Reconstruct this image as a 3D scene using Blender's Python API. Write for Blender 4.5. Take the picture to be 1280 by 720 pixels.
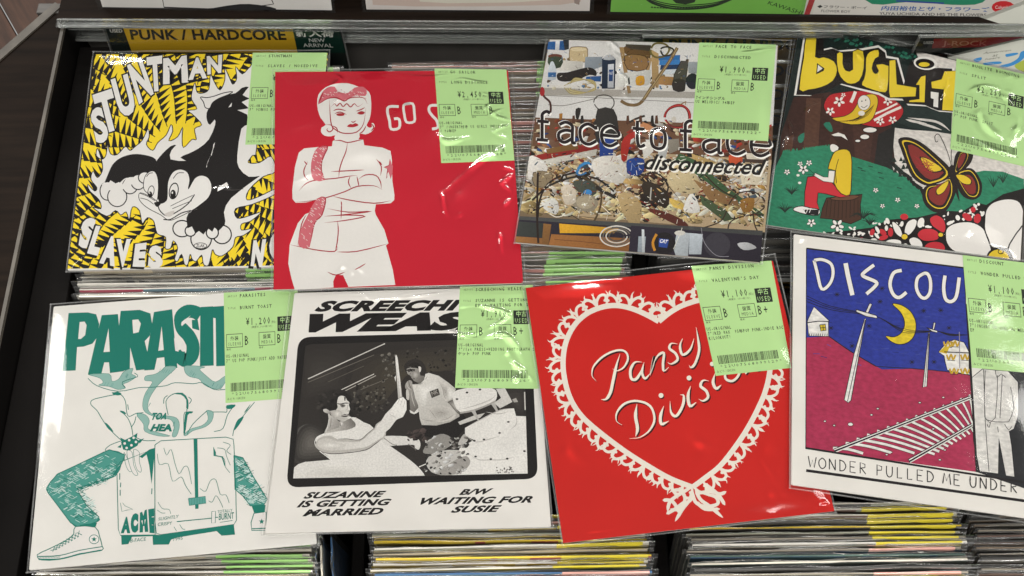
import bpy, math, random
import numpy as np
from mathutils import Vector, Matrix
from mathutils.geometry import tessellate_polygon

random.seed(7); rng = np.random.default_rng(7)
scn = bpy.context.scene
for o in list(bpy.data.objects): bpy.data.objects.remove(o)
COL = scn.collection

# ---------------------------------------------------------------- camera
F_PX, PITCH, ROLL, CAM_H = 1164.5, math.radians(22.44), math.radians(-0.9066), 0.62
cam_data = bpy.data.cameras.new('camera'); cam = bpy.data.objects.new('camera', cam_data); COL.objects.link(cam)
cam_data.sensor_width = 36; cam_data.lens = 36*F_PX/1280; cam_data.clip_start = .02; cam_data.clip_end = 30
cam.matrix_world = Matrix.Translation((0, 0, CAM_H)) @ Matrix.Rotation(PITCH, 4, 'X') @ Matrix.Rotation(ROLL, 4, 'Z')
scn.camera = cam

# ---------------------------------------------------------------- light: shop interior, ceiling tubes
world = bpy.data.worlds.new('World'); scn.world = world; world.use_nodes = True
bg = world.node_tree.nodes['Background']; bg.inputs[0].default_value = (1, .98, .95, 1); bg.inputs[1].default_value = .29
def tube(loc, sx, sy, power, aim=(0, .25, 0)):
    l = bpy.data.lights.new('ceiling_tube', 'AREA'); l.shape = 'RECTANGLE'; l.size = sx; l.size_y = sy
    l.energy = power; l.color = (1, .975, .93)
    o = bpy.data.objects.new('ceiling_tube', l); COL.objects.link(o); o.location = loc
    o.rotation_euler = (Vector(aim)-Vector(loc)).to_track_quat('-Z', 'Y').to_euler()
    return o
tube((.1, -.75, 2.2), 2.2, .4, 38)
tube((-2.15, 1.0, 1.9), .42, 1.5, 24)
tube((2.2, 1.0, 1.9), .42, 1.5, 26)
tube((.1, 2.32, 1.9), 3.2, .15, 86)
scn.view_settings.view_transform = 'Standard'; scn.view_settings.look = 'None'
scn.view_settings.exposure = 0.40; scn.view_settings.gamma = 1
scn.render.engine = 'CYCLES'
try:
    scn.cycles.use_denoising = True; scn.cycles.max_bounces = 8; scn.cycles.transparent_max_bounces = 24
    scn.cycles.caustics_reflective = False; scn.cycles.caustics_refractive = False
except Exception: pass

# ---------------------------------------------------------------- colour + materials
def lin(c):
    c = c/255.
    return c/12.92 if c <= .04045 else ((c+.055)/1.055)**2.4
def hx(s):
    if not isinstance(s, str): return tuple(s)
    s = s.lstrip('#')
    if len(s) == 3: s = ''.join(a*2 for a in s)
    return tuple(lin(int(s[i:i+2], 16)) for i in (0, 2, 4))
def new_mat(name):
    m = bpy.data.materials.new(name); m.use_nodes = True
    nt = m.node_tree; return m, nt, nt.nodes['Principled BSDF']
def noise_mix(nt, src, scale, amt, detail=4, stretch=None, dark=0.0):
    """multiply a colour socket by gentle noise"""
    tc = nt.nodes.new('ShaderNodeTexCoord'); mp = nt.nodes.new('ShaderNodeMapping'); nz = nt.nodes.new('ShaderNodeTexNoise')
    nz.inputs['Scale'].default_value = scale; nz.inputs['Detail'].default_value = detail
    if stretch: mp.inputs['Scale'].default_value = stretch
    nt.links.new(tc.outputs['Object'], mp.inputs[0]); nt.links.new(mp.outputs[0], nz.inputs['Vector'])
    mr = nt.nodes.new('ShaderNodeMapRange'); mr.inputs['From Min'].default_value = .3; mr.inputs['From Max'].default_value = .7
    mr.inputs['To Min'].default_value = 1-amt; mr.inputs['To Max'].default_value = 1.0+amt*.4
    nt.links.new(nz.outputs[0], mr.inputs[0])
    mx = nt.nodes.new('ShaderNodeMix'); mx.data_type = 'RGBA'; mx.blend_type = 'MULTIPLY'; mx.inputs[0].default_value = 1
    nt.links.new(src, mx.inputs[6]); nt.links.new(mr.outputs[0], mx.inputs[7])
    return mx.outputs[2]
def bump(nt, bsdf, scale, strength, dist=.0005, stretch=None):
    tc = nt.nodes.new('ShaderNodeTexCoord'); mp = nt.nodes.new('ShaderNodeMapping'); nz = nt.nodes.new('ShaderNodeTexNoise')
    if stretch: mp.inputs['Scale'].default_value = stretch
    nz.inputs['Scale'].default_value = scale; nz.inputs['Detail'].default_value = 5
    b = nt.nodes.new('ShaderNodeBump'); b.inputs['Strength'].default_value = strength; b.inputs['Distance'].default_value = dist
    nt.links.new(tc.outputs['Object'], mp.inputs[0]); nt.links.new(mp.outputs[0], nz.inputs['Vector'])
    nt.links.new(nz.outputs[0], b.inputs['Height']); nt.links.new(b.outputs[0], bsdf.inputs['Normal'])
def ink_mat(name, rough=.5, amt=.05, scale=25, spec=.12, amt2=0, scale2=300, stretch2=None):
    m, nt, b = new_mat(name)
    a = nt.nodes.new('ShaderNodeAttribute'); a.attribute_name = 'Col'
    s = noise_mix(nt, a.outputs['Color'], scale, amt)
    if amt2: s = noise_mix(nt, s, scale2, amt2, 3, stretch2)
    nt.links.new(s, b.inputs['Base Color']); b.inputs['Roughness'].default_value = rough
    b.inputs['Specular IOR Level'].default_value = spec
    bump(nt, b, 60, .12, .0006)
    return m
INK = ink_mat('printed_ink', amt=.055, scale=12, amt2=.018, scale2=420)
CRAYON = ink_mat('crayon_print', amt=.08, scale=60, amt2=.24, scale2=260, stretch2=(1, 1.6, 1))
WOODPRINT = ink_mat('felt_pen_print', amt=.10, scale=40, amt2=.55, scale2=160, stretch2=(5, .8, 1))
PHOTOPRINT = ink_mat('halftone_photo_print', amt=.07, scale=50, amt2=.16, scale2=900)
LABELINK = ink_mat('label_paper', rough=.6, amt=.03, scale=40, spec=.2)
def plain(name, color, rough=.5, amt=.1, scale=30, stretch=None, spec=.4, bmp=None, metal=0):
    m, nt, b = new_mat(name); r = nt.nodes.new('ShaderNodeRGB'); r.outputs[0].default_value = (*hx(color), 1)
    nt.links.new(noise_mix(nt, r.outputs[0], scale, amt, 5, stretch), b.inputs['Base Color'])
    b.inputs['Roughness'].default_value = rough; b.inputs['Specular IOR Level'].default_value = spec; b.inputs['Metallic'].default_value = metal
    if bmp: bump(nt, b, *bmp)
    return m
def film_mat(name, rough=.07, tint=(.985, .985, .98), gain=1.0, haze=0.0, nbump=0.0):
    m, nt, b = new_mat(name); nt.nodes.remove(b)
    out = nt.nodes['Material Output']
    tr = nt.nodes.new('ShaderNodeBsdfTransparent'); tr.inputs[0].default_value = (*tint, 1)
    gl = nt.nodes.new('ShaderNodeBsdfGlossy'); gl.inputs['Roughness'].default_value = rough
    lw = nt.nodes.new('ShaderNodeFresnel'); lw.inputs[0].default_value = 1.5
    mu = nt.nodes.new('ShaderNodeMath'); mu.operation = 'MULTIPLY'; mu.inputs[1].default_value = gain; mu.use_clamp = True
    nt.links.new(lw.outputs[0], mu.inputs[0])
    mx = nt.nodes.new('ShaderNodeMixShader'); nt.links.new(mu.outputs[0], mx.inputs[0])
    nt.links.new(tr.outputs[0], mx.inputs[1]); nt.links.new(gl.outputs[0], mx.inputs[2])
    last = mx
    if nbump:
        tc = nt.nodes.new('ShaderNodeTexCoord'); nz = nt.nodes.new('ShaderNodeTexNoise'); nz.inputs['Scale'].default_value = 45
        nz.inputs['Detail'].default_value = 3; nz.inputs['Distortion'].default_value = 1.5
        bp = nt.nodes.new('ShaderNodeBump'); bp.inputs['Strength'].default_value = nbump; bp.inputs['Distance'].default_value = .002
        nt.links.new(tc.outputs['Object'], nz.inputs['Vector']); nt.links.new(nz.outputs[0], bp.inputs['Height'])
        nt.links.new(bp.outputs[0], gl.inputs['Normal'])
    if haze:
        df = nt.nodes.new('ShaderNodeBsdfDiffuse'); df.inputs[0].default_value = (.85, .85, .83, 1)
        m2 = nt.nodes.new('ShaderNodeMixShader'); m2.inputs[0].default_value = haze
        nt.links.new(mx.outputs[0], m2.inputs[1]); nt.links.new(df.outputs[0], m2.inputs[2]); last = m2
    nt.links.new(last.outputs[0], out.inputs[0])
    return m
FILM = film_mat('clear_plastic_film', .085, gain=.9, haze=.0, nbump=.05)
FILM2 = film_mat('cloudy_plastic_film', .14, gain=.8, haze=.016, nbump=.2)
FILMEDGE = film_mat('film_weld', .30, gain=.9, haze=.09)
ACRYLIC = film_mat('scuffed_clear_acrylic', .14, tint=(.93, .94, .93), gain=.45, haze=.010, nbump=.10)
ACRYLEDGE = film_mat('acrylic_cut_edge', .22, tint=(.8, .82, .8), gain=.9, haze=.07)

# ---------------------------------------------------------------- pixel -> world helpers (photo pixels, 1280 x 720)
_c, _s = math.cos(PITCH), math.sin(PITCH); _c2, _s2 = math.cos(ROLL), math.sin(ROLL)
RC = np.array([[1, 0, 0], [0, _c, -_s], [0, _s, _c]]) @ np.array([[_c2, -_s2, 0], [_s2, _c2, 0], [0, 0, 1]])
CC = np.array([0, 0, CAM_H])
def rays(p):
    p = np.atleast_2d(np.array(p, float))
    return np.c_[(p[:, 0]-640)/F_PX, (360-p[:, 1])/F_PX, -np.ones(len(p))] @ RC.T
def WZ(x, y, z=0.0):
    d = rays([(x, y)])[0]; t = (z-CAM_H)/d[2]; return CC+t*d

# ---------------------------------------------------------------- object helpers
def mesh_obj(name, verts, faces, mat=None, parent=None, colors=None, smooth=False, mats=None, midx=None):
    me = bpy.data.meshes.new(name); me.from_pydata([tuple(v) for v in verts], [], faces)
    if colors is not None:          # one colour per face
        ca = me.color_attributes.new('Col', 'FLOAT_COLOR', 'CORNER')
        arr = np.ones((len(me.loops), 4), np.float32); i = 0
        for f, c in zip(faces, colors):
            k = len(f)
            if len(c) == k and not isinstance(c[0], float) and hasattr(c[0], '__len__'): arr[i:i+k, :3] = c
            else: arr[i:i+k, :3] = c[:3]
            i += k
        ca.data.foreach_set('color', arr.ravel())
    for m in (mats or ([mat] if mat else [])): me.materials.append(m)
    if midx is not None: me.polygons.foreach_set('material_index', midx)
    if smooth: me.polygons.foreach_set('use_smooth', [True]*len(me.polygons))
    me.update()
    o = bpy.data.objects.new(name, me); COL.objects.link(o)
    if parent: o.parent = parent
    return o
def empty(name, mat=None, loc=None):
    o = bpy.data.objects.new(name, None); COL.objects.link(o); o.empty_display_size = .02
    if mat is not None: o.matrix_world = mat
    if loc is not None: o.location = loc
    return o
def tag(o, label=None, cat=None, group=None, kind=None):
    if label: o['label'] = label
    if cat: o['category'] = cat
    if group: o['group'] = group
    if kind: o['kind'] = kind
    return o
class MB:
    def __init__(s): s.v = []; s.f = []
    def box(s, a, b):
        (x0, y0, z0), (x1, y1, z1) = a, b; n = len(s.v)
        s.v += [(x0, y0, z0), (x1, y0, z0), (x1, y1, z0), (x0, y1, z0), (x0, y0, z1), (x1, y0, z1), (x1, y1, z1), (x0, y1, z1)]
        s.f += [[n+i for i in q] for q in ((3, 2, 1, 0), (4, 5, 6, 7), (0, 1, 5, 4), (1, 2, 6, 5), (2, 3, 7, 6), (3, 0, 4, 7))]; return s
    def prism(s, bottom, top):
        n = len(s.v); k = len(bottom); s.v += [tuple(p) for p in bottom]+[tuple(p) for p in top]
        s.f += [[n+i for i in range(k)][::-1], [n+k+i for i in range(k)]]
        for i in range(k): j = (i+1) % k; s.f.append([n+i, n+j, n+k+j, n+k+i])
        return s
    def build(s, name, mat, parent=None, bevel=0): 
        o = mesh_obj(name, s.v, s.f, mat, parent)
        if bevel:
            m = o.modifiers.new('bevel', 'BEVEL'); m.width = bevel; m.segments = 2; m.limit_method = 'ANGLE'
        return o

# ---------------------------------------------------------------- glyphs
_gc = {}
def glyph(txt, bold=0.0, res=3, shear=0.0, space=1.0):
    key = (txt, bold, res, shear, space)
    if key in _gc: return _gc[key]
    c = bpy.data.curves.new('f', 'FONT'); c.body = txt; c.resolution_u = res; c.offset = bold; c.shear = shear; c.space_character = space
    o = bpy.data.objects.new('f', c); COL.objects.link(o)
    dg = bpy.context.evaluated_depsgraph_get(); e = o.evaluated_get(dg); me = e.to_mesh()
    v = np.array([(q.co.x, q.co.y) for q in me.vertices]).reshape(-1, 2); f = [list(p.vertices) for p in me.polygons]
    e.to_mesh_clear(); bpy.data.objects.remove(o); bpy.data.curves.remove(c)
    _gc[key] = (v, f); return v, f
def catmull(P, closed=True, n=5):
    P = [np.array(p, float) for p in P]; m = len(P); out = []
    for i in range(m if closed else m-1):
        if closed: p0, p1, p2, p3 = P[(i-1) % m], P[i], P[(i+1) % m], P[(i+2) % m]
        else: p0, p1, p2, p3 = P[max(i-1, 0)], P[i], P[i+1], P[min(i+2, m-1)]
        for k in range(n):
            t = k/n; out.append(.5*((2*p1)+(-p0+p2)*t+(2*p0-5*p1+4*p2-p3)*t*t+(-p0+3*p1-3*p2+p3)*t**3))
    if not closed: out.append(P[-1])
    return [tuple(q) for q in out]

# ---------------------------------------------------------------- a printed plane
class Print:
    """A flat sheet at its own place in the world; prints are laid on it as thin geometry, traced in photo pixels."""
    def __init__(s, origin, ex, ey):
        s.O = np.array(origin, float); s.ex = np.array(ex, float)/np.linalg.norm(ex)
        n = np.cross(s.ex, np.array(ey, float)); s.n = n/np.linalg.norm(n); s.ey = np.cross(s.n, s.ex)
        s.M = Matrix([[*map(float, (s.ex[i], s.ey[i], s.n[i], s.O[i]))] for i in range(3)]+[[0, 0, 0, 1]])
        s.X0, s.Y0, s.K = 0, 0, 1; s.prims = []; s.cur = None; s.zbase = 0.0; s.dz = 4e-6; s.layers = {}
        s.clipq = None
    def at(s, p):
        d = rays(p); t = ((s.O-CC)@s.n)/(d@s.n); w = CC+t[:, None]*d-s.O
        return np.c_[w@s.ex, w@s.ey]
    def crop(s, x0, y0, k): s.X0, s.Y0, s.K = x0, y0, k; return s
    def px(s, p): return [(s.X0+q[0]/s.K, s.Y0+q[1]/s.K) for q in p]
    def layer(s, name, mat=None, parent=None): s.layers.setdefault(name, (mat or INK, parent)); s.cur = name
    def add(s, P2, faces, color):
        """P2: photo px verts; color: one rgb or per-vertex rgb list"""
        P2 = np.array(P2, float); L = s.at(P2)
        bb = (L[:, 0].min(), L[:, 0].max(), L[:, 1].min(), L[:, 1].max()); lev = 1
        for b2, l2 in s.boxes:
            if l2 >= lev and b2[0] < bb[1] and b2[1] > bb[0] and b2[2] < bb[3] and b2[3] > bb[2]: lev = l2+1
        s.boxes.append((bb, lev)); s.prims.append((s.cur, L, faces, color, lev))
    boxes = None
    def poly(s, pts, color, smooth=0, holes=None, grad=None):
        if s.boxes is None: s.boxes = []
        P = s.px(pts)
        if smooth: P = catmull(P, True, smooth)
        loops = [P]
        for h in holes or []:
            h = s.px(h); loops.append(catmull(h, True, smooth) if smooth else h)
        allp = [q for l in loops for q in l]
        if s.clipq is not None and not holes:
            P = clip(P, s.clipq)
            if len(P) < 3: return
            loops = [P]; allp = P
        tri = tessellate_polygon([[Vector((q[0], q[1], 0)) for q in l] for l in loops])
        if not tri: return
        col = hx(color)
        if grad:       # (colour2, (x0,y0), (x1,y1)) printed tone ramp
            c2 = np.array(hx(grad[0])); a, b = s.px([grad[1], grad[2]]); a = np.array(a); b = np.array(b); d = b-a
            t = np.clip(((np.array(allp)-a)@d)/(d@d), 0, 1)[:, None]; col = [tuple(q) for q in np.array(col)*(1-t)+c2*t]
        s.add(allp, [list(t) for t in tri], col)
    def strip(s, pts, w, color, smooth=0, taper=0):
        """a drawn line of width w (crop px)"""
        if s.boxes is None: s.boxes = []
        P = s.px(pts)
        if smooth: P = catmull(P, False, smooth)
        P = np.array(P, float); w = w/s.K; n = len(P)
        T = np.gradient(P, axis=0); T /= np.linalg.norm(T, axis=1)[:, None]+1e-9; N = np.c_[-T[:, 1], T[:, 0]]
        ww = np.full(n, w/2)
        if taper: u = np.linspace(0, 1, n); ww = ww*np.clip(np.minimum(u, 1-u)/(.001+taper*.5), .12, 1) if taper > 0 else ww*(1-u*.95)
        V = np.r_[P+N*ww[:, None], P-N*ww[:, None]]
        if s.clipq is not None:
            for i in range(n-1):
                C = clip([V[i], V[i+1], V[n+i+1], V[n+i]], s.clipq)
                if len(C) >= 3: s.add(C, [list(range(len(C)))], hx(color))
            return
        s.add(V, [[i, i+1, n+i+1, n+i] for i in range(n-1)], hx(color))
    def outline(s, pts, fill, w, ink, smooth=0):
        if fill: s.poly(pts, fill, smooth)
        P = list(pts)+[pts[0]]
        if smooth:
            Q = catmull(s.px(pts), True, smooth); Q.append(Q[0]); k = (s.X0, s.Y0, s.K); s.X0, s.Y0, s.K = 0, 0, 1
            s.strip(Q, w/k[2], ink); s.X0, s.Y0, s.K = k
        else: s.strip(P, w, ink)
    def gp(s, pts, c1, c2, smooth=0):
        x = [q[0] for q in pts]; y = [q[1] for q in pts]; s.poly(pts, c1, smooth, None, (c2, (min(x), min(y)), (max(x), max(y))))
    def soft(s, pts, c1, c2, n=5, smooth=3, to=None, last=.25):
        """printed soft tone: nested outlines from edge tone c1 to middle tone c2"""
        P = np.array(pts, float); c = np.array(to) if to else P.mean(0); a, b = np.array(hx(c1)), np.array(hx(c2))
        for i in range(n): t = i/(n-1); k = 1-(1-last)*t; s.poly([tuple(v) for v in c+(P-c)*k], tuple(a*(1-t)+b*t), smooth)
    def dot(s, x, y, rx, ry, color, n=14, rot=0):
        c, q = math.cos(rot), math.sin(rot)
        s.poly([(x+c*rx*math.cos(a)-q*ry*math.sin(a), y+q*rx*math.cos(a)+c*ry*math.sin(a)) for a in [i*2*math.pi/n for i in range(n)]], color)
    def text(s, txt, quad, color, bold=0, shear=0, fit='xy', space=1.0, res=3):
        """text filling the quad TL,TR,BR,BL (crop px)"""
        if s.boxes is None: s.boxes = []
        v, f = glyph(txt, bold, res, shear, space)
        if not len(v): return
        mn, mx = v.min(0), v.max(0)
        if fit == 'x': mn[1], mx[1] = -.0, .72
        uv = (v-mn)/(mx-mn); q = np.array(s.px(quad)); u = uv[:, :1]; w = 1-uv[:, 1:]
        P = (q[0]*(1-u)+q[1]*u)*(1-w)+(q[3]*(1-u)+q[2]*u)*w
        s.add(P, f, hx(color))
    def mono(s, txt, frame, u0, v0, cw, h, color, bold=0.0, squeeze=.9):
        """monospaced print; frame = quad in crop px, u,v in 0..1 of the frame"""
        if s.boxes is None: s.boxes = []
        q = np.array(s.px(frame)); V = []; F = []; cur = u0
        for ch in txt:
            wide = ord(ch) > 0x2e80; cell = cw*(1.75 if wide else 1)
            if ch != ' ':
                v, f = glyph(ch, bold, 1)
                if len(v):
                    v = v.copy()
                    if wide: x = cur+v[:, 0]*cell*.95
                    else:
                        w = v[:, 0].max()-v[:, 0].min(); tw = min(w, .62)*cw*1.45*squeeze if w < .62 else cw*squeeze*.92
                        tw = min(tw, cw*.86); x = cur+(cell-tw)/2+(v[:, 0]-v[:, 0].min())/max(w, 1e-4)*tw
                    y = v0-v[:, 1]*h/.72*(.86 if wide else 1)
                    n = len(V); V += list(zip(x, y)); F += [[n+i for i in ff] for ff in f]
            cur += cell
        if not V: return
        uv = np.array(V); u, w = uv[:, :1], uv[:, 1:]
        P = (q[0]*(1-u)+q[1]*u)*(1-w)+(q[3]*(1-u)+q[2]*u)*w
        s.add(P, F, hx(color))
    def rect(s, frame, u0, v0, u1, v1, color):
        q = np.array(frame, float)
        f = lambda u, w: tuple((q[0]*(1-u)+q[1]*u)*(1-w)+(q[3]*(1-u)+q[2]*u)*w)
        s.poly([f(u0, v0), f(u1, v0), f(u1, v1), f(u0, v1)], color)
    def finish(s, root):
        made = {}
        for name, (mat, parent) in s.layers.items():
            V, F, C = [], [], []
            for nm, L, faces, col, lev in s.prims:
                if nm != name: continue
                n = len(V); z = s.zbase+lev*s.dz; V += [(p[0], p[1], z) for p in L]
                A = s.at
                for f in faces:
                    a, b, c = (L[f[0]], L[f[1]], L[f[2]])
                    if (b[0]-a[0])*(c[1]-a[1])-(b[1]-a[1])*(c[0]-a[0]) < 0: f = f[::-1]
                    F.append([n+i for i in f])
                    C.append([col[i] for i in f] if isinstance(col, list) else col)
            if not V: continue
            pn = name.split('#')[0]
            made[name] = mesh_obj(pn, V, F, mat, made.get(parent, root) if parent else root, colors=C)
        return made
def clip(P, Q):
    """Sutherland-Hodgman, Q convex"""
    Q = [np.array(q, float) for q in Q]; ar = sum(Q[i][0]*Q[(i+1) % len(Q)][1]-Q[(i+1) % len(Q)][0]*Q[i][1] for i in range(len(Q)))
    if ar < 0: Q = Q[::-1]
    out = [np.array(p, float) for p in P]
    for i in range(len(Q)):
        a, b = Q[i], Q[(i+1) % len(Q)]; inp, out = out, []
        ins = lambda p: (b[0]-a[0])*(p[1]-a[1])-(b[1]-a[1])*(p[0]-a[0]) >= 0
        for j in range(len(inp)):
            p, q = inp[j-1], inp[j]
            ip, iq = ins(p), ins(q)
            if ip != iq:
                d = q-p; e = b-a; den = e[0]*d[1]-e[1]*d[0]
                if abs(den) > 1e-12:
                    t = -(e[0]*(p[1]-a[1])-e[1]*(p[0]-a[0]))/den; out.append(p+t*d)
            if iq: out.append(q)
        if not out: return []
    return [tuple(p) for p in out]

# ---------------------------------------------------------------- film bag
def film(pr, quad, parent, creases=(), amp=.00022, base=.0013, mat=FILM, n=240, seed=1, loose=7, name='plastic_bag'):
    """a wrinkled clear bag front over the sheet: creases = [(px polyline, width_mm, height_mm)]"""
    r = np.random.default_rng(seed); q = pr.at(quad)
    u, v = np.meshgrid(np.linspace(0, 1, n), np.linspace(0, 1, n)); u = u.ravel()[:, None]; v = v.ravel()[:, None]
    P = (q[0]*(1-u)+q[1]*u)*(1-v)+(q[3]*(1-u)+q[2]*u)*v
    z = np.full(len(P), base)
    for k in range(10):                       # broad unevenness of the film
        a = r.uniform(0, 6.28); f = r.uniform(30, 170); z += amp*(60/f)**.7*np.sin((P[:, 0]*math.cos(a)+P[:, 1]*math.sin(a))*f+r.uniform(0, 6))
    cr = [(pr.at(catmull(pts, False, 4)), w, h) for pts, w, h in creases]
    for k in range(loose):                    # short random creases, mostly near the rim
        uu, vv = r.uniform(.02, .98), r.uniform(.02, .98)
        if k % 4:
            e_ = r.integers(4); b_ = r.uniform(.015, .10); uu, vv = ((uu, b_), (uu, 1-b_), (b_, vv), (1-b_, vv))[e_]
        p0 = (q[0]*(1-uu)+q[1]*uu)*(1-vv)+(q[3]*(1-uu)+q[2]*uu)*vv; a = r.uniform(0, 3.14); l = r.uniform(.006, .034)
        p1 = p0+l*np.array([math.cos(a), math.sin(a)]); pm = (p0+p1)/2+r.uniform(-.3, .3)*l*np.array([-math.sin(a), math.cos(a)])
        cr.append((np.array(catmull([p0, pm, p1], False, 4)), r.uniform(1.3, 2.6), r.uniform(.12, .38)))
    for L, w, h in cr:
        d = np.full(len(P), 9.); tt = np.zeros(len(P))
        for i in range(len(L)-1):
            a, b = L[i], L[i+1]; e = b-a; t = np.clip(((P-a)@e)/(e@e+1e-12), 0, 1); dd = np.linalg.norm(P-a-t[:, None]*e, axis=1)
            m = dd < d; d[m] = dd[m]; tt[m] = (i+t[m])/(len(L)-1)
        env = np.clip(np.minimum(tt, 1-tt)*6+.25, 0, 1); ph = r.uniform(0, 6, 4)
        z += 1.7*h*1e-3*np.exp(-(d/(w*1e-3))**2)*(.6+.4*np.sin(tt*9+ph[0]))*env
        z += .22*h*1e-3*np.exp(-(d/(w*3.2e-3))**2)*(np.sin(P[:, 0]*520+ph[1]+2.5*np.sin(P[:, 1]*210))+np.sin(P[:, 1]*470+ph[2]+2.5*np.sin(P[:, 0]*190+ph[3])))*.5*env
    edge = np.minimum(np.minimum(u, 1-u), np.minimum(v, 1-v)).ravel()
    k = np.clip(edge/.09, 0, 1); k = k*k*(3-2*k); z = z*k+.0006*(1-k)
    V = np.c_[P, np.maximum(z, .0006)]
    F = [[j*n+i, (j+1)*n+i, (j+1)*n+i+1, j*n+i+1] for j in range(n-1) for i in range(n-1)]
    o = mesh_obj(name, V, F, mat, parent, smooth=True)
    # welded rim
    c = q.mean(0); rim = []; w = .0011
    ring = [q[0], q[1], q[2], q[3]]; V = []; F = []
    for i in range(4):
        a, b = ring[i], ring[(i+1) % 4]; e = (b-a)/np.linalg.norm(b-a); nrm = np.array([-e[1], e[0]])
        if (c-a)@nrm < 0: nrm = -nrm
        k0 = len(V); m = 14
        for t in np.linspace(0, 1, m):
            p = a*(1-t)+b*t; dz = .0005+.0003*math.sin(t*17+i+seed)
            V += [(*p, dz-.0003), (*(p+nrm*w*.5), dz+.0004), (*(p+nrm*w), dz-.0003)]
        for j in range(m-1):
            for t in (0, 1): F.append([k0+3*j+t, k0+3*j+t+1, k0+3*j+t+4, k0+3*j+t+3])
    mesh_obj('welded_rim', V, F, FILMEDGE, o, smooth=True)
    return o
# ================================================================ the bin and what stands round it
DARK = plain('dark_laminate', '#17100b', .6, .5, 14, (1, 12, 1), spec=.06, bmp=(40, .2, .0004, (1, 14, 1)))
BLACKWOOD = plain('black_bin_board', '#0b0908', .75, .3, 20, spec=.08)
BROWN = plain('brown_floor_wood', '#3d281d', .6, .5, 9, (9, 1, 1), bmp=(30, .3, .001, (14, 1, 1)))
EDGE = plain('worn_edge_trim', '#4b463f', .45, .4, 60)
BACKW = plain('dark_grey_board', '#4a4744', .5, .25, 12, (2, 30, 1), bmp=(60, .2, .0004))
fl = empty('wooden_floor', loc=(0, 0, -.85)); tag(fl, kind='structure')
fr = random.Random(3)
ang = math.radians(33)
for i in range(15):
    w = .15; x0 = -1.9+i*w
    b = MB().box((x0+.002, -1.6, -.02), (x0+w-.002, 2.6, fr.uniform(-.0008, .0008))).build('plank', BROWN, fl, .0015)
fl.rotation_euler.z = ang
fl.location = (-.6, .8, -.85)
root = empty('record_bin', loc=(0, .25, -.2)); tag(root, 'black wooden record bin holding rows of upright singles', 'record bin')
def part(mb, name, mat, bevel=0):
    o = mb.build(name, mat, root, bevel); o.location = (0, -.25, .2); return o
part(MB().box((-.56, -.35, -.22), (.72, .50, -.2)), 'bottom_board', BLACKWOOD)
# left cheek: its top board has a cut corner and a worn edge strip
cut = [(-.62, -.35), (-.3535, -.35), (-.3535, .498), (-.357, .498), (-.62, .155)]
part(MB().prism([(x, y, -.22) for x, y in cut], [(x, y, .018) for x, y in cut]), 'side_board', DARK)
part(MB().box((-.3535, -.35, -.2), (-.3510, .498, .0165)), 'side_facing', BLACKWOOD)
part(MB().box((-.3537, -.35, .0167), (-.3512, .498, .0195)), 'edge_strip', EDGE)
d = np.array([-.62+.357, .155-.498]); d /= np.linalg.norm(d); nn = np.array([d[1], -d[0]])
if nn[0] > 0: nn = -nn
a = np.array([-.357, .498]); b_ = np.array([-.62, .155]); o1 = nn*.007
part(MB().prism([(*a, -.22), (*b_, -.22), (*(b_+o1), -.22), (*(a+o1), -.22)], [(*a, .0195), (*b_, .0195), (*(b_+o1), .0195), (*(a+o1), .0195)]), 'edge_strip', EDGE)
part(MB().box((-.349, -.35, -.2), (-.3225, .476, -.004)), 'inner_board', BLACKWOOD, .001)
for x0, x1 in ((-.1175, -.1045), (.0945, .1085), (.2945, .2985)):
    part(MB().box((x0+.002, -.35, -.2), (x1-.002, .474, -.055)), 'partition', BLACKWOOD, .001)
part(MB().box((.50, -.35, -.2), (.53, .476, .018)), 'side_board', DARK)
part(MB().box((-.349, -.37, -.22), (.53, -.352, .0)), 'front_board', DARK, .001)

# clear acrylic ledge along the back with its lips
pl, pR = WZ(85, 50, 0.), WZ(1280, 57, 0.); dirx = (pR-pl)/np.linalg.norm(pR-pl); RY = math.atan2(dirx[1], dirx[0]); LEN = np.linalg.norm(pR-pl)+.16
ra = empty('acrylic_ledge', Matrix.Translation((float(pl[0]), float(pl[1]), 0)) @ Matrix.Rotation(RY, 4, 'Z')); tag(ra, 'long scuffed clear acrylic ledge running along the top of the bin', 'display ledge')
def rp(mb, name, mat, bev=0): return mb.build(name, mat, ra, bev)
rp(MB().box((0, 0, .0010), (LEN, .003, .0195)), 'lip', ACRYLIC, .0006)
rp(MB().box((0, -.0012, -.0003), (LEN, .0032, .0009)), 'lip_edge', ACRYLEDGE)
rp(MB().box((.006, -.004, .0220), (LEN, -.0015, .0300)), 'upper_lip', ACRYLIC, .0006)
rp(MB().box((.006, -.0042, .0301), (LEN, -.0032, .0309)), 'upper_lip_edge', ACRYLEDGE)
rp(MB().box((.003, -.0042, .0206), (LEN, -.0030, .0219)), 'ridge', ACRYLEDGE)
rp(MB().box((0, -.0029, .0198), (LEN, .0032, .0212)), 'web', ACRYLIC)
rp(MB().box((0, -.0006, .0135), (LEN, -.0001, .0142)), 'rib', ACRYLEDGE)
rp(MB().box((0, .0036, .0197), (LEN, .09, .0222)), 'shelf', DARK, .0006)
bb = MB().box((-.02, .012, -.2), (LEN, .022, .0185)).build('back_board', BACKW, None, .001); bb.parent = root; bb.matrix_world = ra.matrix_world.copy(); bb.matrix_parent_inverse = root.matrix_world.inverted() if 0 else Matrix.Identity(4)
bb.matrix_basis = Matrix.Translation((-root.location.x, -root.location.y, -root.location.z)) @ ra.matrix_world
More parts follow.
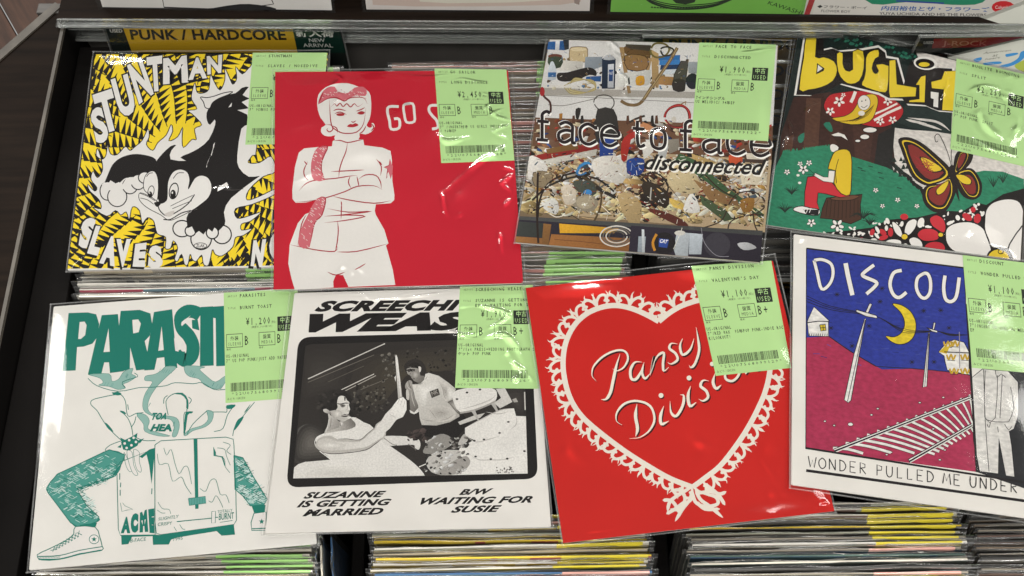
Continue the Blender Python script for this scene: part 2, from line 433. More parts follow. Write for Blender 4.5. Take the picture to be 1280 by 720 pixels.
br = tag(MB().prism([(-.34, .540, -.1), (.6, .520, -.1), (.6, .55, -.1), (-.34, .57, -.1)], [(-.34, .64, .26), (.6, .62, .26), (.6, .65, .26), (-.34, .66, .26)]).build('display_board', plain('brown_display_board', '#332824', .6, .4, 10, (1, 1, 12))), 'dark brown backing board behind the upper row of sleeves', 'display board')
# ================================================================ upright singles in the bin
CARD = ink_mat('sleeve_card', rough=.55, amt=.14, scale=60, spec=.25)
ORD = ['front', 'second', 'third', 'fourth', 'fifth', 'sixth', 'seventh', 'eighth', 'ninth', 'tenth', 'eleventh', 'twelfth', 'thirteenth', 'fourteenth', 'fifteenth', 'sixteenth',
       'seventeenth', 'eighteenth', 'nineteenth', 'twentieth', 'twenty-first', 'twenty-second', 'twenty-third', 'twenty-fourth', 'twenty-fifth', 'twenty-sixth', 'twenty-seventh',
       'twenty-eighth', 'twenty-ninth', 'thirtieth', 'thirty-first', 'thirty-second', 'thirty-third', 'thirty-fourth', 'thirty-fifth', 'thirty-sixth', 'thirty-seventh', 'thirty-eighth',
       'thirty-ninth', 'fortieth', 'forty-first', 'forty-second', 'forty-third', 'forty-fourth', 'forty-fifth', 'forty-sixth', 'forty-seventh', 'forty-eighth', 'forty-ninth', 'fiftieth', 'fifty-first', 'fifty-second', 'fifty-third', 'fifty-fourth', 'fifty-fifth', 'fifty-sixth', 'fifty-seventh', 'fifty-eighth', 'fifty-ninth', 'sixtieth', 'sixty-first']
NAMES = {'#8d8577': 'grey-beige', '#c9c3b4': 'off-white', '#b7a88c': 'tan', '#5a5751': 'dark grey', '#a9503f': 'brick-red', '#d8b92f': 'yellow', '#e4e0d6': 'white', '#6f8f9e': 'grey-blue',
         '#3b3a38': 'black', '#c78f86': 'pink', '#2c567f': 'blue', '#3e5a52': 'teal', '#7a6a58': 'brown', '#b3455a': 'crimson', '#9a9c8a': 'olive-grey', '#d9c78f': 'cream', '#6c5348': 'dark brown'}
rr = random.Random(11); _cardmesh = {}; _labmesh = {}; _bagmesh = {}
def jit(c, k=.12): c = hx(c); f = 1+rr.uniform(-k, k); return tuple(max(0, a*f) for a in c)
def card_mesh(front, top, w, var):
    """thin folded card, its front split into printed fields near the top"""
    h, t = .178, .0012; V = []; F = []; C = []
    n = rr.choice([1, 3, 4, 6]); xs = sorted([0, 1]+[rr.uniform(.05, .95) for _ in range(n-1)]); zs = [0, -.006-rr.random()*.006, -.02, -h]
    sec = [jit(front, .1), jit(var, .1)]
    for j in range(3):
        for i in range(len(xs)-1):
            k = len(V); x0, x1 = (xs[i]-.5)*w, (xs[i+1]-.5)*w
            V += [(x0, -t/2, zs[j]), (x1, -t/2, zs[j]), (x1, -t/2, zs[j+1]), (x0, -t/2, zs[j+1])]; F.append([k+3, k+2, k+1, k]); C.append(sec[(i+(j == 1)) % 2 if j < 2 else 0])
    k = len(V); x0, x1 = -w/2, w/2
    V += [(x0, -t/2, 0), (x1, -t/2, 0), (x1, t/2, 0), (x0, t/2, 0), (x0, t/2, -h), (x1, t/2, -h), (x0, -t/2, -h), (x1, -t/2, -h)]
    for f, c in (([0, 1, 2, 3], jit(top, .05)), ([3, 2, 5, 4], jit(front)), ([0, 3, 4, 6], jit(top, .1)), ([1, 7, 5, 2], jit(top, .1))): F.append([k+i for i in f]); C.append(c)
    return V, F, C
def ticket(col, w):
    """price ticket: paper with a few dark printed rows and a bar code"""
    key = (col, w)
    if key in _labmesh: return _labmesh[key]
    V = [(0, 0, 0), (w, 0, 0), (w, 0, -.066), (0, 0, -.066), (0, .0013, 0), (w, .0013, 0)]; F = [[3, 2, 1, 0], [0, 1, 5, 4]]; C = [hx(col), hx(col)]
    def ln(x0, x1, z0, z1, c='#2c3424'):
        k = len(V); V.extend([(x0, -.00006, z0), (x1, -.00006, z0), (x1, -.00006, z1), (x0, -.00006, z1)]); F.append([k+3, k+2, k+1, k]); C.append(hx(c))
    for z in (.0022, .0052, .0082):
        x = w*.12
        while x < w*(.55 if z > .004 else .7):
            q = rr.uniform(.0006, .0016); ln(x, x+q, -z, -z-.0014); x += q+.0006
    me = bpy.data.meshes.new('price_label'); me.from_pydata(V, [], F)
    ca = me.color_attributes.new('Col', 'FLOAT_COLOR', 'CORNER'); A = np.ones((len(me.loops), 4), np.float32); i = 0
    for f, c in zip(F, C): A[i:i+len(f), :3] = c; i += len(f)
    ca.data.foreach_set('color', A.ravel()); me.materials.append(LABELINK); _labmesh[key] = me; return me
def bag_mesh(seed, w):
    key = (seed % 6, w)
    if key in _bagmesh: return _bagmesh[key]
    r = random.Random(seed); V = []; F = []; n = 16; up = .001+.0025*r.random()
    for i in range(n+1):
        x = -w/2-.003+(w+.007)*i/n; d = .0006*math.sin(i*.9+seed)+.0005*r.random()
        for y, z in ((-.0013-d*.3, -.09), (-.0014-d*.5, -.02), (-.0012-d*.6, -.003), (-.0004-d, up+.0008*r.random()), (.0002-d, up+.0004), (.0010, -.003)): V.append((x, y, z))
    for i in range(n):
        for j in range(5): F.append([6*i+j, 6*i+j+1, 6*i+j+7, 6*i+j+6])
    me = bpy.data.meshes.new('plastic_bag'); me.from_pydata(V, [], F); me.materials.append(FILM2); me.polygons.foreach_set('use_smooth', [True]*len(F)); _bagmesh[key] = me; return me
def upright(xc, y, ztop, lean, yaw, front, top, var, ticket_col, w, label, group, tw=.056, toff=.0):
    V, F, C = card_mesh(front, top, w, var)
    o = mesh_obj('standing_record', V, F, CARD, None, colors=C)
    o.rotation_euler = (-math.radians(lean), 0, math.radians(yaw)); o.location = (xc, y, ztop); tag(o, label, 'record', group)
    if ticket_col:
        t = bpy.data.objects.new('price_label', ticket(ticket_col, tw)); COL.objects.link(t); t.parent = o; t.location = (w/2-tw-.001-toff, -.0008, .0002)
    b = bpy.data.objects.new('plastic_bag', bag_mesh(rr.randrange(6), w)); COL.objects.link(b); b.parent = o
    return o
GREEN, YEL, PINK = '#a6dc80', '#e6d33e', '#e0aa9e'
def run(x0, x1, ya, yb, where, group, pal, tick, pitch=.0034, zt=-.004, lean=22, w=.178, fixed=None, toff=0, tcols=None):
    y = ya; i = 0; xc = (x0+x1)/2
    while y < yb and i < 60:
        if fixed and i < len(fixed): front, top, var, tc = fixed[i]
        else:
            front = rr.choice(pal); top = rr.choice(pal); var = rr.choice(pal); tc = tick(y) if rr.random() < .93 else None
        tname = {GREEN: 'green label', YEL: 'yellow label', PINK: 'pink label', None: 'no label'}[tc]
        lab = f"{NAMES.get(front, 'grey')} single, {tname}, {ORD[i]} from front {where}"
        upright(xc+rr.uniform(-.0022, .0022), y, zt+rr.uniform(-.0022, .0018), lean+rr.uniform(-.5, .5), rr.uniform(-.5, .5), front, top, var, tc, w, lab, group, toff=rr.uniform(0, .004)+toff)
        y += pitch*rr.uniform(.85, 1.2); i += 1
N1 = ['#8d8577', '#e4e0d6', '#c9c3b4', '#b7a88c', '#8d8577', '#9a9c8a', '#c9c3b4', '#c78f86']
N2 = ['#8d8577', '#5a5751', '#3b3a38', '#c9c3b4', '#7a6a58', '#6c5348', '#9a9c8a']
# column one (left)
run(-.313, -.130, .046, .098, 'below the toaster sleeve', 'upright singles at the lower left', ['#c9c3b4', '#b7a88c', '#8d8577', '#e4e0d6', '#9a9c8a', '#c9c3b4'], lambda y: GREEN)
W_, K_ = '#e4e0d6', '#3b3a38'
run(-.318, -.134, .2555, .315, 'between cat and toaster sleeves', 'upright singles in the left column', N1, lambda y: GREEN,
    fixed=[('#8d8577', W_, '#c9c3b4', GREEN), (W_, W_, '#c9c3b4', None), ('#b3455a', W_, '#6f8f9e', None), (W_, W_, W_, None), ('#c9c3b4', W_, K_, GREEN), ('#5a5751', '#c9c3b4', '#8d8577', GREEN), ('#b7a88c', '#b7a88c', '#8d8577', GREEN)])
run(-.318, -.1335, .4330, .4500, 'behind the cat sleeve', 'upright singles in the left column', N2, lambda y: GREEN, zt=.000)
# column two
run(-.0955, .0885, .049, .098, 'below the wedding sleeve', 'upright singles at the lower middle', N1, lambda y: rr.choice([YEL, PINK, YEL]),
    fixed=[('#a9503f', '#c78f86', '#c9c3b4', PINK), ('#c78f86', '#c78f86', '#a9503f', PINK), ('#c78f86', W_, '#a9503f', PINK), ('#6f8f9e', '#2c567f', '#6f8f9e', PINK), ('#d8b92f', '#c9c3b4', '#d8b92f', YEL), ('#e4e0d6', W_, '#d8b92f', YEL), ('#d8b92f', '#d8b92f', '#a9503f', YEL), ('#c9c3b4', '#b7a88c', '#c78f86', None), ('#9a9c8a', W_, '#c9c3b4', YEL),
           ('#d8b92f', '#d8b92f', '#a9503f', YEL), ('#b7a88c', '#9a9c8a', '#c9c3b4', None), ('#9a9c8a', '#9a9c8a', '#d8b92f', YEL)])
run(-.0965, .0865, .252, .4600, 'beside the crossed-arms sleeve', 'upright singles in the middle column', ['#8d8577', '#5a5751', '#7a6a58', '#8d8577', '#6c5348', '#c78f86', '#9a9c8a'], lambda y: GREEN, toff=.0)
# column three
run(.113, .290, .049, .100, 'below the heart sleeve', 'upright singles at the lower right', N2, lambda y: YEL,
    fixed=[('#7a6a58', '#d8b92f', '#8d8577', YEL), ('#8d8577', '#c9c3b4', '#5a5751', YEL), ('#5a5751', '#8d8577', '#5a5751', PINK), ('#5a5751', K_, '#5a5751', None), ('#3e5a52', '#c9c3b4', '#2c567f', None), ('#2c567f', '#3e5a52', '#3e5a52', None), ('#5a5751', '#8d8577', '#3e5a52', PINK), ('#5a5751', W_, '#8d8577', YEL), ('#5a5751', '#8d8577', '#3b3a38', YEL), ('#8d8577', '#9a9c8a', '#5a5751', YEL), ('#5a5751', '#d8b92f', '#5a5751', YEL), ('#3b3a38', '#5a5751', '#5a5751', YEL)])
run(.115, .290, .254, .330, 'in gap beside night-railway sleeve', 'upright singles in the third column', [K_, '#5a5751', K_, '#6c5348'], lambda y: None, pitch=.0075, zt=-.016)
# column four
run(.3015, .482, .044, .105, 'in the lower right corner', 'upright singles in the last column', ['#6c5348', '#5a5751', K_, '#7a6a58', '#8d8577'], lambda y: YEL, zt=-.012)
run(.3015, .482, .400, .430, 'behind the forest sleeve', 'upright singles in the last column', ['#6c5348', '#5a5751', K_], lambda y: GREEN, zt=-.012)
# two thin singles wedged edge-on beside the left column
for i, (x, y0, c, nm, zt) in enumerate(((-.1285, .070, '#2c567f', 'blue', -.008), (-.1245, .074, '#9a9c8a', 'pale green', -.004), (-.1195, .080, '#2c567f', 'dark blue', -.012))):
    V, F, C = card_mesh(c, '#c9c3b4' if i == 1 else c, .05, c)
    o = mesh_obj('standing_record', V, F, CARD, None, colors=C); o.location = (x, y0-.02, zt); o.rotation_euler = (0, math.radians(4), math.radians(97))
    tag(o, f"{nm} single wedged edge-on at the end of the lower left stack", 'record', 'singles wedged edge-on')
    b = bpy.data.objects.new('plastic_bag', bag_mesh(i, .05)); COL.objects.link(b); b.parent = o

# ---------------------------------------------------------------- genre divider cards
def wplane(bl, br, tl):
    bl, br, tl = map(np.array, (bl, br, tl)); return Print(bl, br-bl, tl-bl)
def onY(x, y, Y):
    d = rays([(x, y)])[0]; t = Y/d[1]; return CC+t*d
def divider(quadpx, Ybot, Ytop, label, draw, down=.03):
    TL, TR, BR, BL = quadpx
    pr = wplane(onY(*BL, Ybot), onY(*BR, Ybot), onY(*TL, Ytop)); root = empty('divider_card', pr.M); tag(root, label, 'divider card', 'genre divider cards')
    L = pr.at([TL, TR, BR, BL]); t = .0012
    L2 = L.copy(); L2[3] += (L[3]-L[0])/np.linalg.norm(L[3]-L[0])*down; L2[2] += (L[2]-L[1])/np.linalg.norm(L[2]-L[1])*down
    ring = [L2[3], L2[2], L2[1], L2[0]]
    MB().prism([(*p, -t) for p in ring], [(*p, 0) for p in ring]).build('card', plain_cache('#141c18'), root, .0003)
    pr.zbase = .00005; draw(pr); pr.finish(root)
    g = .0022; c = L2.mean(0); ring = [p+(p-c)/np.linalg.norm(p-c)*g for p in ring]
    mesh_obj('acrylic_cover', [(*p, .0012) for p in ring], [[0, 1, 2, 3]], FILM, root)
    e = MB()
    for i in range(4):
        a, b = ring[i], ring[(i+1) % 4]; d = (b-a)/np.linalg.norm(b-a); q = np.array([-d[1], d[0]])*.0009
        e.prism([(*a, -.0016), (*b, -.0016), (*(b+q), -.0016), (*(a+q), -.0016)], [(*a, .0014), (*b, .0014), (*(b+q), .0014), (*(a+q), .0014)])
    e.build('acrylic_edge', ACRYLEDGE, root)
    return root
_pc = {}
def plain_cache(c):
    if c not in _pc: _pc[c] = plain('paper_'+c.strip('#'), c, .6, .06)
    return _pc[c]
def dA(p):
    p.crop(0, 0, 2.909); p.layer('printed_field'); 
    p.poly([(382, 97), (452, 99), (488, 190), (413, 190)], '#1d2322')
    p.poly([(447, 100), (1063, 102), (1082, 192), (480, 190)], '#d6ab2a'); p.poly([(1063, 102), (1232, 104), (1258, 192), (1082, 192)], '#16352c')
    p.layer('lettering')
    p.text('USED', [(398, 106), (444, 106), (446, 118), (402, 118)], '#d8d6cc', .02)
    p.text('PUNK / HARDCORE', [(470, 107), (1035, 107), (1043, 146), (478, 145)], '#1a1813', .035, space=1.05)
    p.text('新入荷', [(1072, 108), (1212, 110), (1216, 136), (1078, 134)], '#e9e9e2', .03)
    p.text('NEW', [(1122, 140), (1180, 140), (1183, 153), (1125, 153)], '#dfe2da', .01)
    p.text('ARRIVAL', [(1100, 158), (1208, 159), (1212, 172), (1104, 171)], '#dfe2da', .01)
divider([(131, 33), (424, 34), (433, 75), (146, 73)], .4665, .4765, 'yellow PUNK / HARDCORE divider card with green new arrival end behind the cat sleeve', dA, down=.010)
def dC(n):
    def f(p):
        p.layer('printed_field'); x0, x1, y0, y1 = n
        p.poly([(x0, y0), (x0+24, y0), (x0+26, y1), (x0, y1)], '#1d2322'); p.poly([(x0+22, y0), (x1, y0), (x1, y1), (x0+26, y1)], '#c79a22')
        p.layer('lettering'); p.text('PUNK / HARDCORE', [(x0+30, y0+3), (x1-8, y0+3), (x1-8, y0+17), (x0+31, y0+17)], '#1a1813', .035)
    return f
for i, (y, z) in enumerate([(46, .010), (78, -.002), (108, -.004), (140, -.005), (172, -.006)]):
    Y = WZ(950, y, z)[1]
    x0, x1 = 806, 1010+40
    divider([(x0, y), (x1, y), (x1+3, y+33), (x0-2, y+33)], Y, Y+.002, f'yellow genre divider card, {["rearmost", "second from the rear", "middle", "fourth from the rear", "front"][i]} between the workbench sleeve and the forest sleeve', dC((x0, x1, y, y+33)), down=.05)
def dH(p):
    p.layer('printed_field'); p.poly([(850, 352), (1060, 352), (1062, 386), (848, 386)], '#b8901f')
    p.layer('lettering'); p.text('PUNK / HARDCORE', [(858, 354), (1050, 354), (1050, 370), (857, 370)], '#1a1813', .035)
YH = WZ(950, 351, -.005)[1]
divider([(846, 351), (1062, 351), (1064, 388), (844, 388)], YH-.001, YH, 'yellow genre divider card in the dim gap beside the heart sleeve', dH, down=.05)
def dD(p):
    p.crop(1100, 30, 7.11); p.layer('printed_field'); p.poly([(376, 138), (490, 138), (470, 215), (330, 195)], '#26282a'); p.poly([(480, 132), (1500, 105), (1500, 190), (460, 215)], '#9c1f22')
    p.layer('lettering'); p.text('USED', [(392, 154), (480, 152), (474, 176), (384, 178)], '#c8c8c4', .02)
    p.text('J-ROCK', [(560, 150), (960, 150), (950, 204), (550, 206)], '#c96a62', .01)
divider([(1152, 46), (1312, 44), (1308, 66), (1144, 62)], WZ(1200, 62, .008)[1], WZ(1200, 46, .022)[1], 'red genre divider card beyond the forest sleeve at the top right', dD)
def simple_sleeve(name, quad, Ybot, Ytop, label, cat, draw, color, group=None, film_on=True, zhi=None):
    TL, TR, BR, BL = quad; b0 = onY(*BL, Ybot) if zhi else WZ(*BL, .0226)
    pr = wplane(b0, onY(*BR, Ybot) if zhi else WZ(*BR, .0226), onY(*TL, Ytop) if zhi else b0+np.array([0, math.sin(.45), math.cos(.45)])*.1); root = empty(name, pr.M); tag(root, label, cat, group)
    L = pr.at(quad); L = np.array([L[0], L[1], L[2], L[3]])
    up = (L[0]-L[3])/np.linalg.norm(L[0]-L[3]) if zhi else np.array([0., 1.]); hgt = zhi or .178; wv = L[2]-L[3]
    full = [L[3], L[2], L[2]+up*hgt, L[3]+up*hgt]
    MB().prism([(*p, -.0014) for p in full], [(*p, 0) for p in full]).build('cover', plain_cache(color), root, .0003)
    pr.zbase = .00006; draw(pr); pr.finish(root)
    if film_on:
        g = .003; fl_ = [full[0]+[-g, -g], full[1]+[g, -g], full[2]+[g, g], full[3]+[-g, g]]
        n = 24; V = []; F = []
        for j in range(n+1):
            for i in range(n+1):
                u, v = i/n, j/n; p = (fl_[0]*(1-u)+fl_[1]*u)*(1-v)+(fl_[3]*(1-u)+fl_[2]*u)*v; V.append((*p, .0015+.0001*math.sin(u*23+v*9)*math.sin(v*17+u*5)))
        for j in range(n):
            for i in range(n): k = j*(n+1)+i; F.append([k, k+1, k+n+2, k+n+1])
        mesh_obj('plastic_bag', V, F, FILM, root, smooth=True)
    return root
def dJ(p):
    p.crop(1100, 30, 7.11); p.layer('printed_field')
    p.poly([(1195, 372), (1280, 320), (1500, 260), (1500, 480), (1280, 430)], '#8f9a3c', 3)
    p.layer('lettering')
    for q in ([(828, 318), (870, 300), (905, 298), (895, 325), (860, 338)], [(925, 345), (1060, 332), (1072, 352), (940, 365)], [(1120, 268), (1215, 255), (1222, 270), (1135, 292), (1118, 285)], [(1060, 372), (1160, 345), (1230, 300), (1250, 250), (1300, 238), (1290, 290), (1220, 350), (1120, 385)]): p.poly(q, '#2f74a8', 3)
    p.text('American', [(915, 250), (1165, 224), (1165, 240), (915, 268)], '#5a5a52', 0, .3); p.text('at', [(1000, 272), (1050, 268), (1048, 288), (1000, 290)], '#5a5a52', 0, .3); p.text('heart', [(930, 308), (1070, 286), (1070, 304), (930, 322)], '#5a5a52', 0, .3)
simple_sleeve('record_sleeve', [(1182, 66), (1330, 42), (1345, 92), (1206, 116)], WZ(1206, 116, -.012)[1], WZ(1206, 66, .002)[1], 'pale grey sleeve with blue brush script leaning behind the forest sleeve', 'record sleeve', dJ, '#a3a49a', zhi=.075, film_on=False)

# ---------------------------------------------------------------- upper row of sleeves on the ledge
def u1(p):
    p.layer('artwork'); p.strip([(202, -8), (205, 9), (260, 11), (330, 7), (342, 5), (336, -8)], 1.3, '#2a2a2a'); p.poly([(260, 12), (300, 5), (330, 7), (345, 12), (300, 13)], '#1c1c1e', 3); p.strip([(130, 9), (260, 12)], .8, '#555')
simple_sleeve('record_sleeve', [(125, -18), (418, -18), (415, 13), (128, 9)], .487, .512, 'white sleeve with thin black curve standing first on the acrylic ledge', 'record sleeve', u1, '#dedbd6', 'sleeves on the acrylic ledge')
def u2(p):
    p.layer('artwork'); p.poly([(464, -20), (730, -20), (726, 2), (700, 6), (600, 8), (520, 8), (466, 6)], '#cdb9ae', 0); p.poly([(515, -20), (705, -20), (690, 0), (640, 3), (560, 4), (525, 2)], '#d9d4c4', 0); p.poly([(716, -20), (728, -20), (724, 6), (718, 4)], '#9d8c84')
simple_sleeve('record_sleeve', [(455, -18), (744, -18), (737, 14), (458, 12)], .487, .512, 'pale pink and cream sleeve standing second on the acrylic ledge', 'record sleeve', u2, '#d6cfca', 'sleeves on the acrylic ledge')
def u3(p):
    p.layer('artwork'); 
    for k in range(3): p.strip(catmull([(800+k*3, -14), (812, 2-k*2), (845, 11-k*2.5), (890, 8-k*2), (925, -6)], False, 6), 2.2-k*.5, '#1e2a1c')
    for k in range(26):
        t = k/25; x = 815+t*90; y = 9+4*math.sin(t*3.1)-t*6; p.dot(x, y, 1.6, 1.0, '#2a3a22', 6)
    p.poly([(835, -12), (870, -14), (868, 3), (845, 4)], '#23301e', 2); p.layer('lettering')
    p.text('KAWASHI', [(962, 1), (1004, 14), (1001, 19), (959, 5)], '#22301c', 0)
simple_sleeve('record_sleeve', [(758, -18), (1022, -18), (1010, 18), (763, 15)], .487, .512, 'bright green sleeve with black coiled drawing standing on the acrylic ledge', 'record sleeve', u3, '#6fb043', 'sleeves on the acrylic ledge')
def u4(p):
    p.layer('artwork'); p.poly([(1005, 18), (1018, -20), (1026, -20), (1012, 18)], '#b02a2c'); p.poly([(1080, -20), (1230, -20), (1228, 3), (1190, 6), (1140, 2), (1090, 5)], '#1f8a66', 3); p.strip([(1120, 1), (1180, 4)], 2, '#2f4d96')
    p.dot(1254, 9, 14.5, 8, '#d0252b'); p.layer('lettering')
    p.text('◆フラワー・ボーイ', [(1022, 6), (1084, 8), (1083, 12), (1021, 10)], '#3a3a3a', .01); p.text('FLOWER BOY', [(1027, 12), (1063, 13), (1063, 16), (1026, 15)], '#3a3a3a')
    p.text('内田裕也とザ・フラワーズ', [(1103, 7), (1237, 9), (1236, 15), (1101, 13)], '#2a5fa8', .02); p.text('YUYA UCHIDA AND HIS THE FLOWERS', [(1099, 15), (1233, 17), (1233, 20.5), (1099, 18.5)], '#4a4a4a', .01)
    p.text('Columbia', [(1244, 7), (1264, 7), (1264, 11), (1244, 11)], '#f0e8e4', 0)
simple_sleeve('record_sleeve', [(1014, -18), (1318, -18), (1310, 22), (1004, 18)], .487, .512, 'white sleeve with red disc and blue Japanese lettering at the right end of the ledge', 'record sleeve', u4, '#dcd8d0', 'sleeves on the acrylic ledge')
# ================================================================ the eight sleeves lying on the bin
RIM = plain('card_edge', '#d9d6cf', .6, .08)
def sleeve(quad, z0, label, a=0., b=0., paper='#e7e4de', bag=None, creases=(), seed=1, amp=.0002, bagmat=None, loose=7):
    c = np.mean(quad, 0); P0 = WZ(c[0], c[1], z0); n = np.array([-a, -b, 1.]); n /= np.linalg.norm(n)
    ex0 = WZ(*quad[1], z0)-WZ(*quad[0], z0); ex = ex0-n*(ex0@n); ey = np.cross(n, ex)
    pr = Print(P0, ex, ey); root = empty('record_sleeve', pr.M); tag(root, label, 'record sleeve', 'record sleeves laid out on the bin')
    L = pr.at(quad); ring = [L[3], L[2], L[1], L[0]]
    # softened card: rounded corners, folded edge
    R = []
    for i in range(4):
        p, pa, pb = ring[i], ring[i-1], ring[(i+1) % 4]; da = (pa-p)/np.linalg.norm(pa-p); db = (pb-p)/np.linalg.norm(pb-p)
        R += [p+da*.0010, p+(da+db)*.00025, p+db*.0010]
    MB().prism([(*p, -.0016) for p in R], [(*p, 0) for p in R]).build('cover', plain_cache(paper) , root, .00025)
    pr.zbase = .00005; pr.film_args = (bag or quad, creases, amp, seed, bagmat or FILM); pr.loose = loose
    return pr, root
def close(pr, root):
    pr.finish(root); q, cr, amp, seed, m = pr.film_args
    film(pr, q, root, cr, amp, seed=seed, mat=m, loose=pr.loose)
GREENL = '#b6de95'; TI = '#141d0f'
def price_label(pr, q, artist, title, price, tax, g1, g2, notes, code, title2=None, stamp=True, col=GREENL):
    k = (pr.X0, pr.Y0, pr.K); pr.crop(0, 0, 1)
    pr.layer('price_label', LABELINK); pr.poly(q, col)
    pr.layer('lettering#label', LABELINK, 'price_label')
    m = lambda t, u, v, cw, h, bold=0, c=TI: pr.mono(t, q, u, v, cw, h, c, bold)
    m('ARTIST', .05, .045, .022, .018); m(artist, .21, .050, .040, .030, .02)
    m('TITLE', .05, .153, .022, .018); m(title, .21, .158, .040, .030, .02)
    if title2: m(title2, .21, .205, .040, .030, .02)
    m(price, .29, .305, .057, .064, .012); m('(税込)', .29+.057*len(price)+.0, .300, .014, .022); m('(税抜¥1,000+税10%)', .36, .335, .017, .018)
    if stamp:
        pr.layer('used_stamp', LABELINK, 'price_label'); pr.rect(q, .72, .245, .925, .378, '#20281d'); pr.layer('lettering#label', LABELINK, 'price_label')
        m('中古', .755, .300, .040, .050, .01, col); m('USED', .735, .365, .043, .045, .004, col)
    pr.layer('grade_box', LABELINK, 'price_label')
    for u0, jp, en, g in ((.025, '外装', 'SLEEVE', g1), (.465, '盤質', 'MEDIA', g2)):
        pr.layer('grade_box', LABELINK, 'price_label'); w = .006
        for a in ((u0, .378, u0+.222, .378+w*.8), (u0, .497, u0+.222, .497+w*.8), (u0, .378, u0+w, .5), (u0+.222-w, .378, u0+.222, .503)): pr.rect(q, *a, TI)
        pr.layer('lettering#label', LABELINK, 'price_label')
        m(jp, u0+.055, .435, .032, .036, .008); m(en, u0+.018+(.016 if en == 'MEDIA' else 0), .483, .031, .030); m(g, u0+.237, .485, .074, .085, .006); m('備考:', u0, .525, .018, .018)
    for i, t in enumerate(notes): m(t, .015+(.0 if i == 0 else -.0), .592+.042*i, .029, .030, .02)
    pr.layer('barcode', LABELINK, 'price_label'); u = .075; r = random.Random(code)
    while u < .865:
        w = r.choice([.005, .005, .010]); pr.rect(q, u, .822, u+w, .900, TI); u += w+r.choice([.005, .009, .005])
    pr.layer('lettering#label', LABELINK, 'price_label')
    m('*22U0756809'+code+'*', .075, .935, .052, .026); m('みどり/GREEN', .02, .975, .022, .022)
    pr.crop(*k)
def otext(p, ch, quad, fill, ink, grow=10, b1=.045, b2=.09):
    q = np.array(quad, float); m0, m1 = (q[0]+q[3])/2, (q[1]+q[2])/2; e = (m1-m0)*.07; q += np.array([-e, e, e, -e]); quad = [tuple(v) for v in q]; c = q.mean(0); g = [tuple(v+(v-c)/np.linalg.norm(v-c)*grow) for v in q]
    p.text(ch, g, ink, b2); p.text(ch, quad, fill, b1)
def rp_(a, c, r=1.): return (c[0]+r*math.cos(a), c[1]+r*math.sin(a))

# ---------------------------------------------------------------- yellow cat sleeve
Q = [(119, 68), (410, 67), (399, 333), (84, 338)]
pr, root = sleeve(Q, .0055, 'yellow and black jagged sleeve with a cartoon cat amid white flames', seed=3, loose=2, bag=[(116, 64), (413, 62), (402, 336), (82, 341)],
    creases=[([(125, 67), (200, 70), (260, 66), (350, 69)], 1.2, .5), ([(250, 243), (275, 236), (300, 240)], 1.5, .3)])
p = pr; p.crop(0, 0, 1); p.layer('artwork'); p.poly([(119, 68), (410, 67), (399, 331), (84.5, 336)], '#fadb2c')
BK = '#171312'; WH = '#e9e6e2'; p.clipq = [(119, 68), (410, 67), (399, 331), (84.5, 336)]
ra_ = random.Random(5); ctr = (228, 196)
for r0, r1, n in ((42, 92, 26), (92, 140, 44), (140, 200, 62), (200, 262, 84)):
    for k in range(n):
        a0 = (k+.3*math.sin(r0))/n*2*math.pi; arc = 2*math.pi/n; r = r0+ra_.uniform(0, 5)
        while r < r1+6:
            a = a0+.05*math.sin(r*.045+k*.9); h = arc*(.90+ra_.uniform(-.1, .14)); st_ = ra_.uniform(7.0, 8.6)
            p.poly([rp_(a-.008, ctr, r), rp_(a-.006, ctr, r+st_*.86), rp_(a+h, ctr, r+st_*1.3)], BK)
            r += st_
        p.strip([rp_(a0+.05*math.sin(q*.045+k*.9), ctr, q) for q in np.linspace(r0, r1+3, 5)], 1.0, BK)
p.clipq = None
p.crop(80, 50, 4.5)
fl_pts = [(190, 610), (182, 650), (212, 672), (236, 650), (246, 590), (262, 640), (300, 645), (345, 600), (372, 622), (398, 602), (440, 565), (473, 500), (480, 545), (464, 588), (500, 622), (528, 578), (575, 536), (603, 476), (612, 515), (590, 568),
          (640, 545), (668, 490), (665, 545), (672, 606), (720, 560), (745, 560), (735, 500), (775, 478), (735, 430), (700, 398), (748, 388), (718, 335), (722, 285), (738, 240), (748, 292), (778, 300), (815, 278), (824, 195), (848, 240), (878, 282), (905, 225),
          (905, 160), (930, 210), (950, 250), (972, 215), (966, 150), (1003, 192), (1048, 150), (1085, 140), (1085, 600), (1060, 650), (1036, 690), (1100, 690), (1165, 655), (1190, 740), (1120, 770), (1040, 845), (1030, 900), (1100, 880), (1190, 838), (1185, 870), (1060, 925), (965, 950), (975, 1003),
          (1040, 990), (1110, 968), (1050, 1020), (1000, 1035), (1000, 1070), (1058, 1062), (1010, 1100), (965, 1112), (950, 1165), (890, 1215), (850, 1205), (835, 1180), (815, 1265), (785, 1262), (775, 1210), (745, 1245), (722, 1235), (710, 1205), (698, 1262), (678, 1262), (662, 1205), (640, 1245), (622, 1232), (640, 1170),
          (615, 1130), (600, 1172), (570, 1172), (572, 1110), (525, 1090), (505, 1020), (470, 1000), (440, 1032), (425, 960), (385, 940), (368, 1010), (350, 968), (320, 985), (290, 960), (240, 992), (160, 940), (208, 950), (198, 900), (145, 850), (134, 812), (172, 850), (185, 830), (152, 785), (164, 738), (188, 775), (215, 740), (215, 690)]
p.outline(fl_pts, WH, 5, BK, 3)
p.layer('cartoon_animals')
